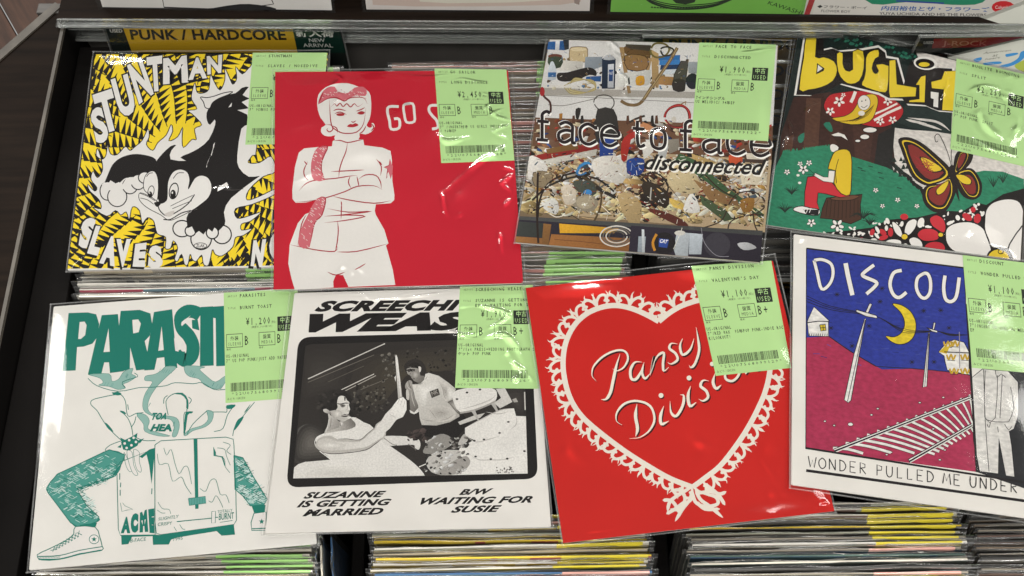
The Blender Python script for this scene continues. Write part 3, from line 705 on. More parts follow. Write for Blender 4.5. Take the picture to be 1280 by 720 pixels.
p.poly([(1040, 265), (1000, 270), (965, 300), (900, 312), (850, 340), (826, 365), (803, 410), (805, 455), (822, 478), (848, 448), (850, 480), (815, 560), (758, 610), (700, 640), (655, 662), (720, 690), (775, 680), (850, 575), (826, 650), (805, 700), (800, 730), (850, 790), (860, 845), (830, 862), (750, 950), (700, 975),
        (690, 1030), (730, 1072), (900, 1060), (900, 970), (940, 890), (1075, 785), (1100, 765), (1040, 770), (985, 720), (975, 650), (998, 500), (1032, 478), (1030, 420), (975, 395), (1040, 385), (1000, 350), (1045, 330), (1005, 310)], BK, 2)
p.outline([(768, 322), (800, 325), (840, 318), (900, 298), (950, 292), (920, 310), (870, 330), (835, 355), (820, 385), (795, 380), (785, 350)], WH, 5, BK, 3)
p.poly([(925, 380), (945, 352), (942, 375)], WH)
p.strip([(800, 720), (812, 640), (838, 600), (828, 650)], 6, WH, 3)
p.poly([(848, 842), (915, 800), (925, 818), (862, 855)], WH)
for q in ([(915, 842), (960, 845), (1010, 838)],): p.strip(q, 3, '#4a4644', 3)
# left arm and paws
p.outline([(232, 820), (250, 755), (285, 690), (350, 652), (430, 645), (515, 672), (505, 740), (430, 780), (350, 775), (300, 812)], BK, 3, BK, 4)
for x, y, r1, r2 in ((245, 850, 42, 52), (300, 882, 54, 56), (372, 822, 42, 44), (418, 800, 40, 42), (455, 775, 36, 32)): p.outline([rp_(a*math.pi/6, (x, y), 1) if 0 else (x+r1*math.cos(a*math.pi/6), y+r2*math.sin(a*math.pi/6)) for a in range(12)], WH, 6, BK, 2)
p.poly([(215, 830), (225, 800), (250, 810), (262, 790), (290, 808), (310, 800), (330, 812), (350, 780), (390, 772), (400, 790), (360, 830), (280, 850)], WH, 2)
# head
p.poly([(508, 760), (512, 700), (545, 650), (600, 598), (632, 592), (606, 620), (600, 672), (700, 680), (770, 655), (840, 580), (826, 650), (800, 715), (846, 760), (866, 830), (850, 880), (785, 925), (720, 965), (640, 965), (560, 945), (520, 870)], BK, 2)
p.outline([(450, 790), (465, 755), (490, 738), (515, 745), (530, 790), (530, 860), (520, 905), (480, 870), (450, 840)], WH, 4, BK, 3)
p.outline([(582, 870), (585, 800), (612, 745), (655, 728), (695, 745), (708, 790), (700, 840), (735, 780), (775, 762), (815, 780), (832, 830), (815, 885), (770, 925), (720, 960), (640, 1000), (590, 1015), (545, 985), (470, 945), (425, 900), (430, 860), (500, 890), (540, 920), (575, 905)], WH, 4, BK, 3)
for x, y, s in ((490, 860, .8), (618, 858, 1.15)):
    p.dot(x, y-8, 24*s, 42*s, BK, 16, .2); p.dot(x, y-8, 19*s, 36*s, WH, 16, .2); p.dot(x-4, y+10, 14*s, 22*s, BK, 12); p.dot(x-8, y+2, 4*s, 6*s, WH, 8)
p.poly([(508, 915), (550, 910), (535, 935), (520, 938)], BK, 3)
p.strip([(530, 930), (540, 960), (580, 990), (640, 965), (700, 920), (735, 870)], 6, BK, 4)
p.poly([(565, 980), (620, 960), (612, 985), (590, 995)], '#cfc8c2', 3)
for q in ([(425, 862), (470, 880), (512, 905)], [(430, 890), (470, 900), (505, 925)], [(600, 935), (660, 905), (725, 875)], [(610, 950), (670, 925), (720, 905)]): p.strip(q, 3.5, BK, 3)
for q in ([(465, 770), (480, 752), (500, 748)], [(615, 780), (640, 750), (675, 748)]): p.strip(q, 4, BK, 3)
p.strip([(560, 1010), (600, 1010), (660, 975), (715, 960)], 6, BK, 3)
# lower paws
for x, y, r1, r2 in ((665, 1062, 52, 46), (772, 1120, 58, 60), (890, 1095, 52, 52), (835, 1085, 34, 34), (712, 1075, 30, 30)): p.outline([(x+r1*math.cos(a*math.pi/6), y+r2*math.sin(a*math.pi/6)) for a in range(12)], WH, 7, BK, 2)
p.poly([(690, 1010), (900, 1010), (895, 1050), (870, 1075), (850, 1050), (835, 1080), (810, 1060), (785, 1095), (760, 1075), (740, 1090), (720, 1050), (695, 1060)], BK, 1)
p.dot(768, 1158, 38, 18, BK, 16); p.dot(768, 1158, 34, 14, WH, 16); p.layer('lettering')
p.text('ZLAK', [(744, 1149), (793, 1149), (793, 1167), (744, 1167)], BK, .02)
for ch, q in (('S', [(146, 398), (208, 368), (256, 560), (190, 592)]), ('T', [(166, 308), (262, 276), (318, 500), (222, 530)]), ('U', [(268, 222), (352, 192), (408, 410), (326, 440)]), ('N', [(360, 142), (428, 98), (502, 305), (428, 360)]),
              ('T', [(470, 98), (548, 88), (558, 285), (482, 294)]), ('M', [(567, 104), (682, 88), (692, 240), (566, 250)]), ('A', [(718, 102), (782, 96), (800, 216), (706, 226)]), ('N', [(808, 92), (886, 84), (880, 186), (812, 196)])): otext(p, ch, q, WH, BK, 9)
for ch, q in (('S', [(105, 1005), (185, 998), (162, 1172), (78, 1172)]), ('L', [(180, 1045), (240, 1050), (190, 1215), (130, 1200)]), ('A', [(240, 1098), (305, 1110), (285, 1275), (198, 1255)]), ('V', [(296, 1120), (378, 1120), (352, 1282), (308, 1275)]),
              ('E', [(402, 1148), (466, 1140), (455, 1278), (386, 1275)]), ('S', [(482, 1155), (548, 1158), (560, 1282), (470, 1285)]), ('N', [(1066, 1128), (1138, 1120), (1114, 1280), (1050, 1272)]), ('O', [(1160, 1075), (1260, 1075), (1260, 1240), (1150, 1240)])):
    q = np.array(q); c = q.mean(0); p.text(ch, [tuple(v+(v-c)*.13+(-8, 4)) for v in q], BK, .13); p.text(ch, [tuple(v) for v in q], WH, .07)
price_label(p, [(316, 66), (409, 66), (401, 180), (306.7, 181)], 'STUNTMAN', 'SLAVES / NOSEDIVE', '¥1,500', '', 'B', 'B', ['US-ORIGINAL', '7" 95年US PUNK'], '9124')
close(pr, root)

# ---------------------------------------------------------------- red sleeve, crossed arms
Q = [(344, 90), (635, 88), (654, 354), (342, 362)]
pr, root = sleeve(Q, .0125, 'crimson sleeve with a white drawn woman crossing her arms', seed=5, loose=4, a=.004, bag=[(340, 87), (641, 84), (658, 358), (339, 365)], amp=.0004,
    creases=[([(612, 126), (638, 132), (616, 144), (640, 154), (618, 166), (639, 178), (622, 190)], 1.7, 1.0), ([(604, 118), (624, 124), (608, 136), (626, 146)], 1.2, .8), ([(628, 210), (644, 216), (628, 230), (642, 244), (630, 258)], 1.2, 1.2), ([(414, 92), (426, 99), (415, 110), (426, 121), (418, 130)], .9, .9),
             ([(432, 92), (480, 90), (530, 97), (585, 90)], 1.2, .6), ([(545, 106), (575, 99), (600, 103), (632, 100)], 1.0, .9), ([(500, 280), (545, 250), (600, 205), (625, 195)], 3.0, .35),
             ([(552, 240), (560, 272), (580, 268)], 1.5, .4), ([(500, 356), (580, 352), (650, 351)], .9, .9), ([(625, 290), (632, 330), (650, 345)], 2, .7), ([(548, 170), (560, 178), (590, 172)], 1.3, .6)])
p = pr; p.crop(330, 80, 3.79); RD = '#c3162c'; WH = '#e6e2dd'; LN = '#a3202f'; HT = '#cf6a74'
p.layer('artwork'); p.crop(0, 0, 1); p.poly(Q, RD); p.crop(330, 80, 3.79)
p.layer('drawn_figure')
p.poly([(252, 185), (258, 145), (290, 112), (340, 93), (400, 92), (440, 105), (485, 122), (505, 150), (508, 215), (500, 262), (486, 290), (500, 302), (512, 296), (508, 282), (518, 280), (525, 296), (508, 322), (480, 334), (452, 330), (445, 362), (338, 362), (338, 338), (318, 343), (288, 340), (270, 322), (274, 300), (292, 288), (268, 255), (256, 220)], WH, 2)
p.poly([(338, 358), (326, 364), (322, 390), (250, 394), (190, 400), (165, 420), (146, 490), (134, 600), (135, 640), (150, 658), (200, 656), (290, 636), (275, 680), (195, 712), (160, 755), (122, 855), (120, 885), (115, 945), (130, 1015), (146, 1070), (330, 1059), (328, 1030), (340, 1000), (375, 1000), (386, 1025), (400, 1056), (622, 1047), (610, 975), (585, 885), (578, 860), (590, 850),
        (570, 785), (530, 715), (525, 695), (530, 665), (600, 660), (617, 645), (618, 620), (608, 555), (606, 455), (600, 412), (560, 396), (475, 385), (470, 358)], WH)
p.poly([(256, 192), (272, 140), (300, 112), (335, 108), (350, 130), (395, 138), (430, 112), (470, 108), (487, 128), (480, 152), (440, 150), (400, 162), (372, 175), (335, 160), (300, 165)], HT, 2)
for k in range(46):
    x = 265+k*4.7; y = 150-20*math.sin(k/46*3.1)+ra_.uniform(-12, 12); p.strip([(x, y), (x+7, y+5)], 1.8, WH if k % 3 else LN)
def red(pts, w=5.2, s=3, t=.5): p.strip(pts, w, LN, s, t)
for l in ([(256, 192), (300, 165), (345, 160), (380, 176), (410, 160), (470, 160), (490, 190)], [(310, 170), (312, 215), (320, 290), (350, 318), (385, 329), (440, 322), (472, 282), (482, 210)], [(316, 205), (335, 188), (345, 200), (360, 186), (375, 202), (392, 188), (410, 204), (428, 188), (445, 202), (470, 186)],
          [(282, 130), (270, 160), (258, 185)], [(292, 288), (318, 290), (326, 310), (310, 322), (298, 312), (304, 304)], [(322, 292), (345, 305), (348, 325)], [(484, 292), (470, 318), (452, 330)], [(508, 282), (520, 300), (506, 318)]): red(l)
red([(328, 222), (352, 214), (390, 222)], 5); red([(436, 224), (460, 216), (478, 206)], 5); p.dot(362, 240, 20, 7, '#a8242c'); p.dot(460, 233, 17, 7, '#a8242c'); red([(334, 236), (360, 228), (392, 240)], 5); red([(440, 236), (460, 226), (480, 230)], 5)
red([(412, 272), (424, 276), (436, 268)], 5); p.poly([(392, 296), (408, 284), (420, 286), (434, 280), (448, 290), (428, 299), (408, 300)], '#b42430', 2)
for l in ([(326, 364), (360, 362), (396, 372), (440, 364), (470, 358)], [(396, 372), (388, 415), (370, 460), (358, 500), (354, 540)], [(190, 460), (205, 478)], [(208, 462), (190, 500), (192, 530), (210, 552)], [(165, 602), (200, 566), (250, 550), (340, 542), (400, 532), (442, 528)], [(140, 655), (230, 648), (300, 632), (380, 606), (442, 580), (520, 577), (560, 596)],
          [(408, 532), (400, 560), (412, 588)], [(440, 532), (446, 560), (450, 580)], [(446, 548), (480, 526), (530, 528), (552, 560), (556, 592)], [(325, 626), (400, 644), (520, 660), (600, 648)], [(532, 450), (556, 486), (552, 530)], [(545, 460), (560, 480)], [(318, 510), (400, 506), (475, 502)],
          [(366, 650), (368, 672)], [(300, 685), (400, 702), (510, 698), (400, 712), (300, 720)], [(286, 722), (400, 716), (480, 722), (380, 742), (286, 752)], [(348, 742), (352, 790), (346, 850), (336, 890)], [(122, 856), (240, 880), (334, 888), (346, 860)], [(346, 890), (440, 888), (586, 852)],
          [(200, 715), (178, 760), (160, 860)], [(300, 985), (340, 1000), (385, 985)], [(430, 975), (455, 962), (482, 945)], [(368, 655), (365, 735)]): red(l)
for sh in ([(254, 396), (302, 390), (278, 450), (272, 500), (288, 550), (236, 550), (222, 500), (230, 440)], [(248, 640), (292, 634), (275, 715), (240, 755), (216, 868), (164, 860), (172, 790), (208, 715)]):
    p.poly(sh, HT, 2); Y = [q[1] for q in sh]; red(sh[:4]+[sh[4]], 5)
    for k in range(44):
        t = ra_.random(); i = ra_.random(); a = np.array(sh[0])*(1-i)+np.array(sh[1])*i; b = np.array(sh[5])*(1-i)+np.array(sh[4])*i; m = np.array(sh[7])*(1-i)+np.array(sh[2])*i
        q = (a*(1-2*t)+m*2*t) if t < .5 else (m*(2-2*t)+b*(2*t-1)); p.strip([(q[0]-4, q[1]-3), (q[0]+4, q[1]+3)], 2, WH)
p.poly([(597, 448), (606, 478), (611, 482), (608, 520), (600, 545), (590, 512), (580, 522), (586, 495), (568, 490), (592, 480)], HT); red([(597, 448), (592, 480), (568, 490), (586, 497), (580, 542), (598, 515)], 4, 0)
p.layer('lettering')
p.strip([(638, 202), (592, 203), (585, 228), (595, 270), (602, 308), (640, 303), (640, 262), (616, 260)], 13, WH, 3)
p.strip([(664, 192), (704, 188), (712, 232), (712, 272), (676, 276), (665, 240), (662, 196), (690, 188)], 12, WH, 3)
p.strip([(826, 196), (788, 198), (782, 222), (800, 248), (818, 268), (824, 300), (796, 308)], 13, WH, 3)
price_label(p, [(543, 85.5), (633, 87), (643, 200.6), (551.6, 204)], 'GO SAILOR', 'LONG DISTANCE', '¥2,450', '', 'B', 'B', ['US-ORIGINAL', '7" /INSERT付き US GIRLS INDIE POP', '/ 96年EP'], '9128')
close(pr, root)

# ---------------------------------------------------------------- workbench sleeve
Q = [(686, 49), (973, 57), (950, 328), (644, 303)]
pr, root = sleeve(Q, .0165, 'photo sleeve showing a cluttered tool workbench under slab lettering', seed=8, a=-.003, paper='#d9d3c6', bag=[(684, 37), (990, 50), (953, 331), (642, 305)], amp=.0004,
    creases=[([(752, 48), (764, 54), (767, 66), (776, 74), (773, 90), (783, 100), (780, 118), (790, 128), (788, 148)], 1.0, 1.1), ([(690, 42), (720, 44), (760, 52), (775, 66)], 1.0, .8), ([(930, 52), (950, 48), (968, 52)], 2.4, 1.3), ([(985, 60), (975, 120), (965, 180), (958, 260)], 1.2, .8), ([(690, 60), (680, 120), (665, 200), (650, 280)], .9, .6), ([(835, 46), (880, 50), (930, 56)], 1.2, .8), ([(890, 60), (930, 66), (962, 62)], 1.2, .5)])
p = pr; p.crop(0, 0, 1); p.layer('artwork', PHOTOPRINT); p.poly(Q, '#7d6a52'); p.crop(640, 30, 3.765)
WALL = '#dcdad7'; p.poly([(178, 74), (1250, 100), (1228, 480), (110, 440)], WALL)
p.poly([(150, 300), (870, 320), (868, 350), (145, 335)], '#a9a49c'); p.poly([(140, 285), (870, 305), (870, 318), (140, 300)], '#dad6cf')
p.poly([(110, 440), (1228, 480), (1222, 640), (95, 580)], '#6a4a35')
p.poly([(95, 575), (1222, 640), (1190, 980), (40, 880)], '#b09a7a')
p.clipq = [(686, 49), (973, 57), (950, 328), (644, 303)]
rc = random.Random(21); tones = ['#d9d0be', '#c4ab80', '#8f7350', '#5a4432', '#3a2d26', '#e3dccd', '#a58e6a', '#b9b4a8', '#6f5b45', '#cbb48c', '#2e2724', '#9c7a52', '#efe9dc', '#7c2f24', '#485a6e', '#d8c39a']
def blob(x, y, r, c, el=1., dk=.35):
    n = rc.randint(5, 9); a0 = rc.random()*6; sm = rc.choice([0, 0, 0, 2, 3]); e = [(rc.uniform(.55, 1.2), rc.uniform(.5, 1.1)) for _ in range(n)]; t = rc.uniform(-.8, .8)
    P_ = []
    for k in range(n):
        u, v = r*el*e[k][0]*math.cos(a0+k*6.283/n), r*e[k][1]*math.sin(a0+k*6.283/n); P_.append((x+u*math.cos(t)-v*math.sin(t), y+u*math.sin(t)+v*math.cos(t)))
    b = np.array(hx(c)); p.poly(P_, tuple(np.minimum(b*1.35, .9)), sm, None, (tuple(b*dk), (x-r, y-r), (x+r*.8, y+r)))
tones2 = ['#e9e2d2', '#d9c79c', '#efe9dd', '#c2a066', '#8a6a40', '#30261f', '#f2eee6', '#a9823e', '#5a4630', '#d4bb8a', '#201a18', '#b8b2a6', '#e8dcc0', '#7c2a20', '#cfcac0', '#4b5a66']
for k in range(1050):
    u, v = rc.random(), rc.random(); x = 50+u*1165; y = 588+v*300+u*60
    pal = tones2
    if x > 590 and x < 760 and 690 < y < 850: pal = ['#2a1f1a', '#4a3020', '#6b3c28', '#8a5a3a', '#c9b48a', '#1d1715']
    elif 370 < x < 560 and 610 < y < 750: pal = ['#ece8de', '#dcd6ca', '#c4beb2', '#f4f1ea', '#9a948a']
    elif y > 800+u*50: pal = ['#e6d6ac', '#d8c490', '#c9b078', '#f0e6c8', '#9a8456', '#b8a070']
    r = rc.choice([4, 6, 8, 11, 15])*rc.uniform(.8, 1.3)
    if rc.random() < .3: blob(x+4, y+5, r*1.05, '#241b16', 1.3, .8)
    blob(x, y, r, rc.choice(pal), rc.choice([1, 1.6, 2.4, 3.6])*rc.uniform(.8, 1.2))
for k in range(260):
    x = rc.uniform(100, 1220); y = rc.uniform(440, 610)+x*.03; blob(x, y, rc.uniform(4, 14), rc.choice(['#8a2a1e', '#4a2c1e', '#9c6a40', '#d9c7a4', '#1f1917', '#b53a2a', '#e6dfd2', '#5c3a2a', '#2c4a86', '#7a4028']), rc.uniform(.8, 2.8))
for k in range(90):
    x = rc.uniform(165, 860); y = rc.uniform(160, 310); blob(x, y, rc.uniform(4, 12), rc.choice(['#8c7858', '#5a4a3c', '#efeae0', '#b49a6c', '#2a2522', '#5d7fa6', '#d8cdb4']), rc.uniform(.7, 1.8))
for k in range(190):
    x = rc.uniform(60, 1200); y = rc.uniform(590, 910); a = rc.uniform(-1.2, 1.2); l = rc.uniform(12, 90); c = rc.choice(['#241c18', '#f0e8d8', '#6b4a2e', '#d0b080', '#3f3128', '#8c2c20', '#1a1614'])
    p.strip([(x, y), (x+l*.5*math.cos(a), y+l*.5*math.sin(a)+rc.uniform(-12, 12)), (x+l*math.cos(a), y+l*math.sin(a))], rc.uniform(1.2, 4.2), c, 3)
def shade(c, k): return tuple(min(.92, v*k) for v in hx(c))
# upper shelf
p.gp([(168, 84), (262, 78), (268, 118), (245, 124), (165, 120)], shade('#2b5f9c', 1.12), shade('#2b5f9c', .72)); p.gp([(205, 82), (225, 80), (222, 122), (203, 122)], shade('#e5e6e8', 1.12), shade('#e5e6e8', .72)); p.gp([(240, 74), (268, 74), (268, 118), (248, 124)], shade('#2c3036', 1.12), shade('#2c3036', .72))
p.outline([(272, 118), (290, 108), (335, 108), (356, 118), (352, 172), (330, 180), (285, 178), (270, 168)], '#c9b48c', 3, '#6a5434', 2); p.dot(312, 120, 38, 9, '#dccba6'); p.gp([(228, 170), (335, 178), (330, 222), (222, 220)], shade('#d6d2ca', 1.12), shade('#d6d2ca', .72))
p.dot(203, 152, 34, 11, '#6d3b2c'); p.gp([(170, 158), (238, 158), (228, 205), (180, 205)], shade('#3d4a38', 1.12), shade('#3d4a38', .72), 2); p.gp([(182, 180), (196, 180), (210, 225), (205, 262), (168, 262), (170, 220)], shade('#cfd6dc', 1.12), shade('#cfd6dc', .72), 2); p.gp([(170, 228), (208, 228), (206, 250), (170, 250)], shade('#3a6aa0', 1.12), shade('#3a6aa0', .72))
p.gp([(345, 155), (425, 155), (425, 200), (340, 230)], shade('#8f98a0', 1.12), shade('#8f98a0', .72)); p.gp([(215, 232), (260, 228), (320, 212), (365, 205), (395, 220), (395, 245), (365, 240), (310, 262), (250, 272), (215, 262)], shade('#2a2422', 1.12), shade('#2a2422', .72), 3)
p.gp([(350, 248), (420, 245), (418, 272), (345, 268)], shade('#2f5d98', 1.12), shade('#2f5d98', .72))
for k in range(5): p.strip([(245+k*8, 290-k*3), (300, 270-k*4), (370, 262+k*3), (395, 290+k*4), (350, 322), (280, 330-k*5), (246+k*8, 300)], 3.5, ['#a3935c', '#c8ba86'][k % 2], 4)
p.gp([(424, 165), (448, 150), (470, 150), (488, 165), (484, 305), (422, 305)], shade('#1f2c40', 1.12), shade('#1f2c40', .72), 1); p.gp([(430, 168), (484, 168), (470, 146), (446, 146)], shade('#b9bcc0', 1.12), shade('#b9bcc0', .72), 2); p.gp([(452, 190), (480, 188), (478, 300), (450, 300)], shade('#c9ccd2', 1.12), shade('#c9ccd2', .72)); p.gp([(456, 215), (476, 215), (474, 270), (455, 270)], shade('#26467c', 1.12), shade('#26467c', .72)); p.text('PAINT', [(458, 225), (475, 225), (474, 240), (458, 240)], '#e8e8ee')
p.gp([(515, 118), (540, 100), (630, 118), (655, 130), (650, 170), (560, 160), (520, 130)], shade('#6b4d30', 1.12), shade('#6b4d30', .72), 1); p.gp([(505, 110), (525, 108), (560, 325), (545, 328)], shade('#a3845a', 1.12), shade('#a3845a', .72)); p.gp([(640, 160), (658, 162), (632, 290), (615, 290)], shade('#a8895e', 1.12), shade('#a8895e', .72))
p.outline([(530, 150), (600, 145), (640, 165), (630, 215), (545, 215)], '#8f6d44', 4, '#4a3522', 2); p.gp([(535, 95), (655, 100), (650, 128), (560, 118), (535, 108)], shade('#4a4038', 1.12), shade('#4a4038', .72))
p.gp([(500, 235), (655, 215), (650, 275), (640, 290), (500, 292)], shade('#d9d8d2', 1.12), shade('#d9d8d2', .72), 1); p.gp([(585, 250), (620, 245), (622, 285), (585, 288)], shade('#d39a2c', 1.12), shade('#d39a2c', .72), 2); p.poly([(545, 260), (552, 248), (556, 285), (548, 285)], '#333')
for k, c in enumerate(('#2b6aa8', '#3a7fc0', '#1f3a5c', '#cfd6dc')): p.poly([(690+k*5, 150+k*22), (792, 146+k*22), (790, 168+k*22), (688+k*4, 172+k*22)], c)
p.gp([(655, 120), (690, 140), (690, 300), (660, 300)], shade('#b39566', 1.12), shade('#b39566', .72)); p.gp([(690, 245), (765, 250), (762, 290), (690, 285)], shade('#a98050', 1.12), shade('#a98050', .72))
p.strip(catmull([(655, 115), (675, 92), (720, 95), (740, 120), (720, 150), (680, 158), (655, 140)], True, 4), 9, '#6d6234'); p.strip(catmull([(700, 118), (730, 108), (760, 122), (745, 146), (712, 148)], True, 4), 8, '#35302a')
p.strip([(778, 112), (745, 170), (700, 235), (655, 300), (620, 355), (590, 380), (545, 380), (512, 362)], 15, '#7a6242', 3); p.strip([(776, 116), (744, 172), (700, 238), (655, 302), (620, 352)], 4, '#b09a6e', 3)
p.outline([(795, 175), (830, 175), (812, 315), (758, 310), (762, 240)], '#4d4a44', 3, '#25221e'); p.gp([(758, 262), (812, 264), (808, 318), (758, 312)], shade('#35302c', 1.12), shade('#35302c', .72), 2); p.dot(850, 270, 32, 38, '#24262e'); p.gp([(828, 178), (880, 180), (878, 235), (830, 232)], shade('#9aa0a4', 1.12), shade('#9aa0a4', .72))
# wall under the shelf
p.strip([(150, 336), (400, 348), (870, 372)], 3, '#8b8780'); p.strip([(170, 380), (240, 385), (330, 366), (400, 350)], 3, '#6d685e', 3)
p.strip([(140, 300), (150, 340), (178, 368), (182, 410), (170, 430)], 10, '#4a2a22', 4); p.dot(142, 318, 12, 22, '#a3292c')
p.strip(catmull([(385, 370), (400, 342), (440, 335), (475, 352), (478, 385), (450, 408), (408, 402)], True, 4), 5, '#4c4842'); p.gp([(402, 402), (478, 402), (500, 480), (495, 560), (400, 560), (395, 480)], shade('#35322f', 1.12), shade('#35322f', .72), 2); p.gp([(400, 440), (380, 470), (400, 480)], shade('#35322f', 1.12), shade('#35322f', .72))
p.gp([(222, 422), (238, 420), (236, 452), (222, 452)], shade('#a3702c', 1.12), shade('#a3702c', .72)); p.gp([(300, 400), (325, 398), (312, 450), (300, 440)], shade('#2c2724', 1.12), shade('#2c2724', .72), 2); p.strip([(540, 470), (580, 448), (625, 432)], 10, '#3a322c', 2)
for k in range(3): p.strip(catmull([(715+k*4, 440), (740, 395+k*4), (790, 378+k*5), (832-k*5, 405), (838-k*4, 450), (800, 488-k*3), (750, 480)], True, 4), 5, ['#8f1f22', '#c23a36', '#6d181a'][k])
p.strip([(790, 380), (820, 366), (815, 380)], 5, '#8a6a3a'); p.dot(762, 450, 12, 14, '#cfc8bc')
p.gp([(570, 450), (640, 470), (720, 520), (700, 530), (600, 495)], shade('#c98a5e', 1.12), shade('#c98a5e', .72), 1)
for x in (290, 330, 545, 605, 680, 660): p.poly([(x-5, 432), (x+5, 430), (x+9, 470), (x-9, 470)], ['#2b2622', '#c9c4ba', '#5a3a28'][x % 3])
# tools in the middle
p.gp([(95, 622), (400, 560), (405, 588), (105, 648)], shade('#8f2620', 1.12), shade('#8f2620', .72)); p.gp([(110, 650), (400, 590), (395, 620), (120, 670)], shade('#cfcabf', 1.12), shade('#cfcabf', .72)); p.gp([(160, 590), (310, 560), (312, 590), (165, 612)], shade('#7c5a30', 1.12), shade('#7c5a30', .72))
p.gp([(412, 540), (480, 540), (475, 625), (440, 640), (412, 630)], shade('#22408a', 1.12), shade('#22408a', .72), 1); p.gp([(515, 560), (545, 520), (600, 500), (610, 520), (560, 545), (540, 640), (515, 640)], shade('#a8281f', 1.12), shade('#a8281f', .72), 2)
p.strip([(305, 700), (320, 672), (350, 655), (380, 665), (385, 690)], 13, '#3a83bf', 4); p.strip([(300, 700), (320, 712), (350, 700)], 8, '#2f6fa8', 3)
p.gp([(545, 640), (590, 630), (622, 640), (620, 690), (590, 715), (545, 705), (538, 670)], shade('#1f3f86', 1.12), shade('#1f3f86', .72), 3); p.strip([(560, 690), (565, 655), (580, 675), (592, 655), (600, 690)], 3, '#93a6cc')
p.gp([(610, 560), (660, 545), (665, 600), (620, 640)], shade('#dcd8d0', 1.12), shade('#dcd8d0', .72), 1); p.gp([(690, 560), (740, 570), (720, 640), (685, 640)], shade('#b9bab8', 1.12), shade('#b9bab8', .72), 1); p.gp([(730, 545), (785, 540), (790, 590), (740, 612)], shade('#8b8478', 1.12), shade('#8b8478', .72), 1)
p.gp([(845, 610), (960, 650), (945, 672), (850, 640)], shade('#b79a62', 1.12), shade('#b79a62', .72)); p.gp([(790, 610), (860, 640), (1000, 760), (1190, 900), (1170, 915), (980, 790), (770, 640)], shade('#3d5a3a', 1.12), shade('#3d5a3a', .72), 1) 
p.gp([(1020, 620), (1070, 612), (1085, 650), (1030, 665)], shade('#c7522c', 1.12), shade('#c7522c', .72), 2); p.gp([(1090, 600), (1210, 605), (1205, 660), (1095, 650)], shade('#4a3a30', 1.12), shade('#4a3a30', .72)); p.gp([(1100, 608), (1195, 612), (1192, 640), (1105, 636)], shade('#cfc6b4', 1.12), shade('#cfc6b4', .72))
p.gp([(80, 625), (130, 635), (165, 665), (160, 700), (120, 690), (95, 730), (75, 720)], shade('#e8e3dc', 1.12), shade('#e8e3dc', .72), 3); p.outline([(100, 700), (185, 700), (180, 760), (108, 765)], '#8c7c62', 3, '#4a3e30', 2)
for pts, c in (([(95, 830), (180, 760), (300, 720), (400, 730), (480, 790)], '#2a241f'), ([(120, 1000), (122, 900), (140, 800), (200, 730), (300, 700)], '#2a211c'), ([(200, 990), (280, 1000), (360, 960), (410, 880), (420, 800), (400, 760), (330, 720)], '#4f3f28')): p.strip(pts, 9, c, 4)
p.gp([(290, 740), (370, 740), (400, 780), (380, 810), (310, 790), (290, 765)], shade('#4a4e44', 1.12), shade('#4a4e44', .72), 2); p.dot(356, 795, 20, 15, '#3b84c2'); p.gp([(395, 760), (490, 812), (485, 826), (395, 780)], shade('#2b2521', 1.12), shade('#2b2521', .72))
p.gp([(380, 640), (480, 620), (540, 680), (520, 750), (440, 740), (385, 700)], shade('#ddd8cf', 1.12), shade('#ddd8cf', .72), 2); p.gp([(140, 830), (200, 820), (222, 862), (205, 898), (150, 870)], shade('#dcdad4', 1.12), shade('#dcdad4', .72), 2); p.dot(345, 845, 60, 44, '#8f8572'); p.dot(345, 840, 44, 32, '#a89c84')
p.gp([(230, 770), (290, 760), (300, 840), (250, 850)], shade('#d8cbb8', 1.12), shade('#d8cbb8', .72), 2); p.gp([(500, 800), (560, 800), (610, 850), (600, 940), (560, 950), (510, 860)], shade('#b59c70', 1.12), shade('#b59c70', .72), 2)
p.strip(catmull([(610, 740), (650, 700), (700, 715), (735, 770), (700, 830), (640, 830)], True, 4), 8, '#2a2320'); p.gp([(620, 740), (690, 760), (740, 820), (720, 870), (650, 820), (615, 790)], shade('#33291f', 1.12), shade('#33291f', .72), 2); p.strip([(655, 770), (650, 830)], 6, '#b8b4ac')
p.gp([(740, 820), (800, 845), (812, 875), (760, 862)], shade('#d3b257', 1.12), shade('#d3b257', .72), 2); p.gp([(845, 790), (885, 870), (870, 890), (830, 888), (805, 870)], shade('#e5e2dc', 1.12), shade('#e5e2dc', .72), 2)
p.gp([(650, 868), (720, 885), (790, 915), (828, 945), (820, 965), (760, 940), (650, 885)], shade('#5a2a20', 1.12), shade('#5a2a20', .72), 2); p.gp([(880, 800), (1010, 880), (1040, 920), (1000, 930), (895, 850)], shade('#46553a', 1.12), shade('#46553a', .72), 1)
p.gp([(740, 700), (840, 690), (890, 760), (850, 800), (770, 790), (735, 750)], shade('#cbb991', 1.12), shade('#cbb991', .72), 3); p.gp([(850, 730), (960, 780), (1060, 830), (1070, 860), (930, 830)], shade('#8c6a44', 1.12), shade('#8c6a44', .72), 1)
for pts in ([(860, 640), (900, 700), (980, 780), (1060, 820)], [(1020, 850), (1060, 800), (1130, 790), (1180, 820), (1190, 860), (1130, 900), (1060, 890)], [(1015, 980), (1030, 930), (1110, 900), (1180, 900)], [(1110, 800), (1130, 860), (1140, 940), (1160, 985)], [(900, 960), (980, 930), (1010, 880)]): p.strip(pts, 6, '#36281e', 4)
p.gp([(1075, 700), (1200, 705), (1198, 760), (1080, 755)], shade('#d8cdb4', 1.12), shade('#d8cdb4', .72), 1); p.gp([(1075, 830), (1140, 820), (1130, 880), (1085, 885)], shade('#93692e', 1.12), shade('#93692e', .72), 2)
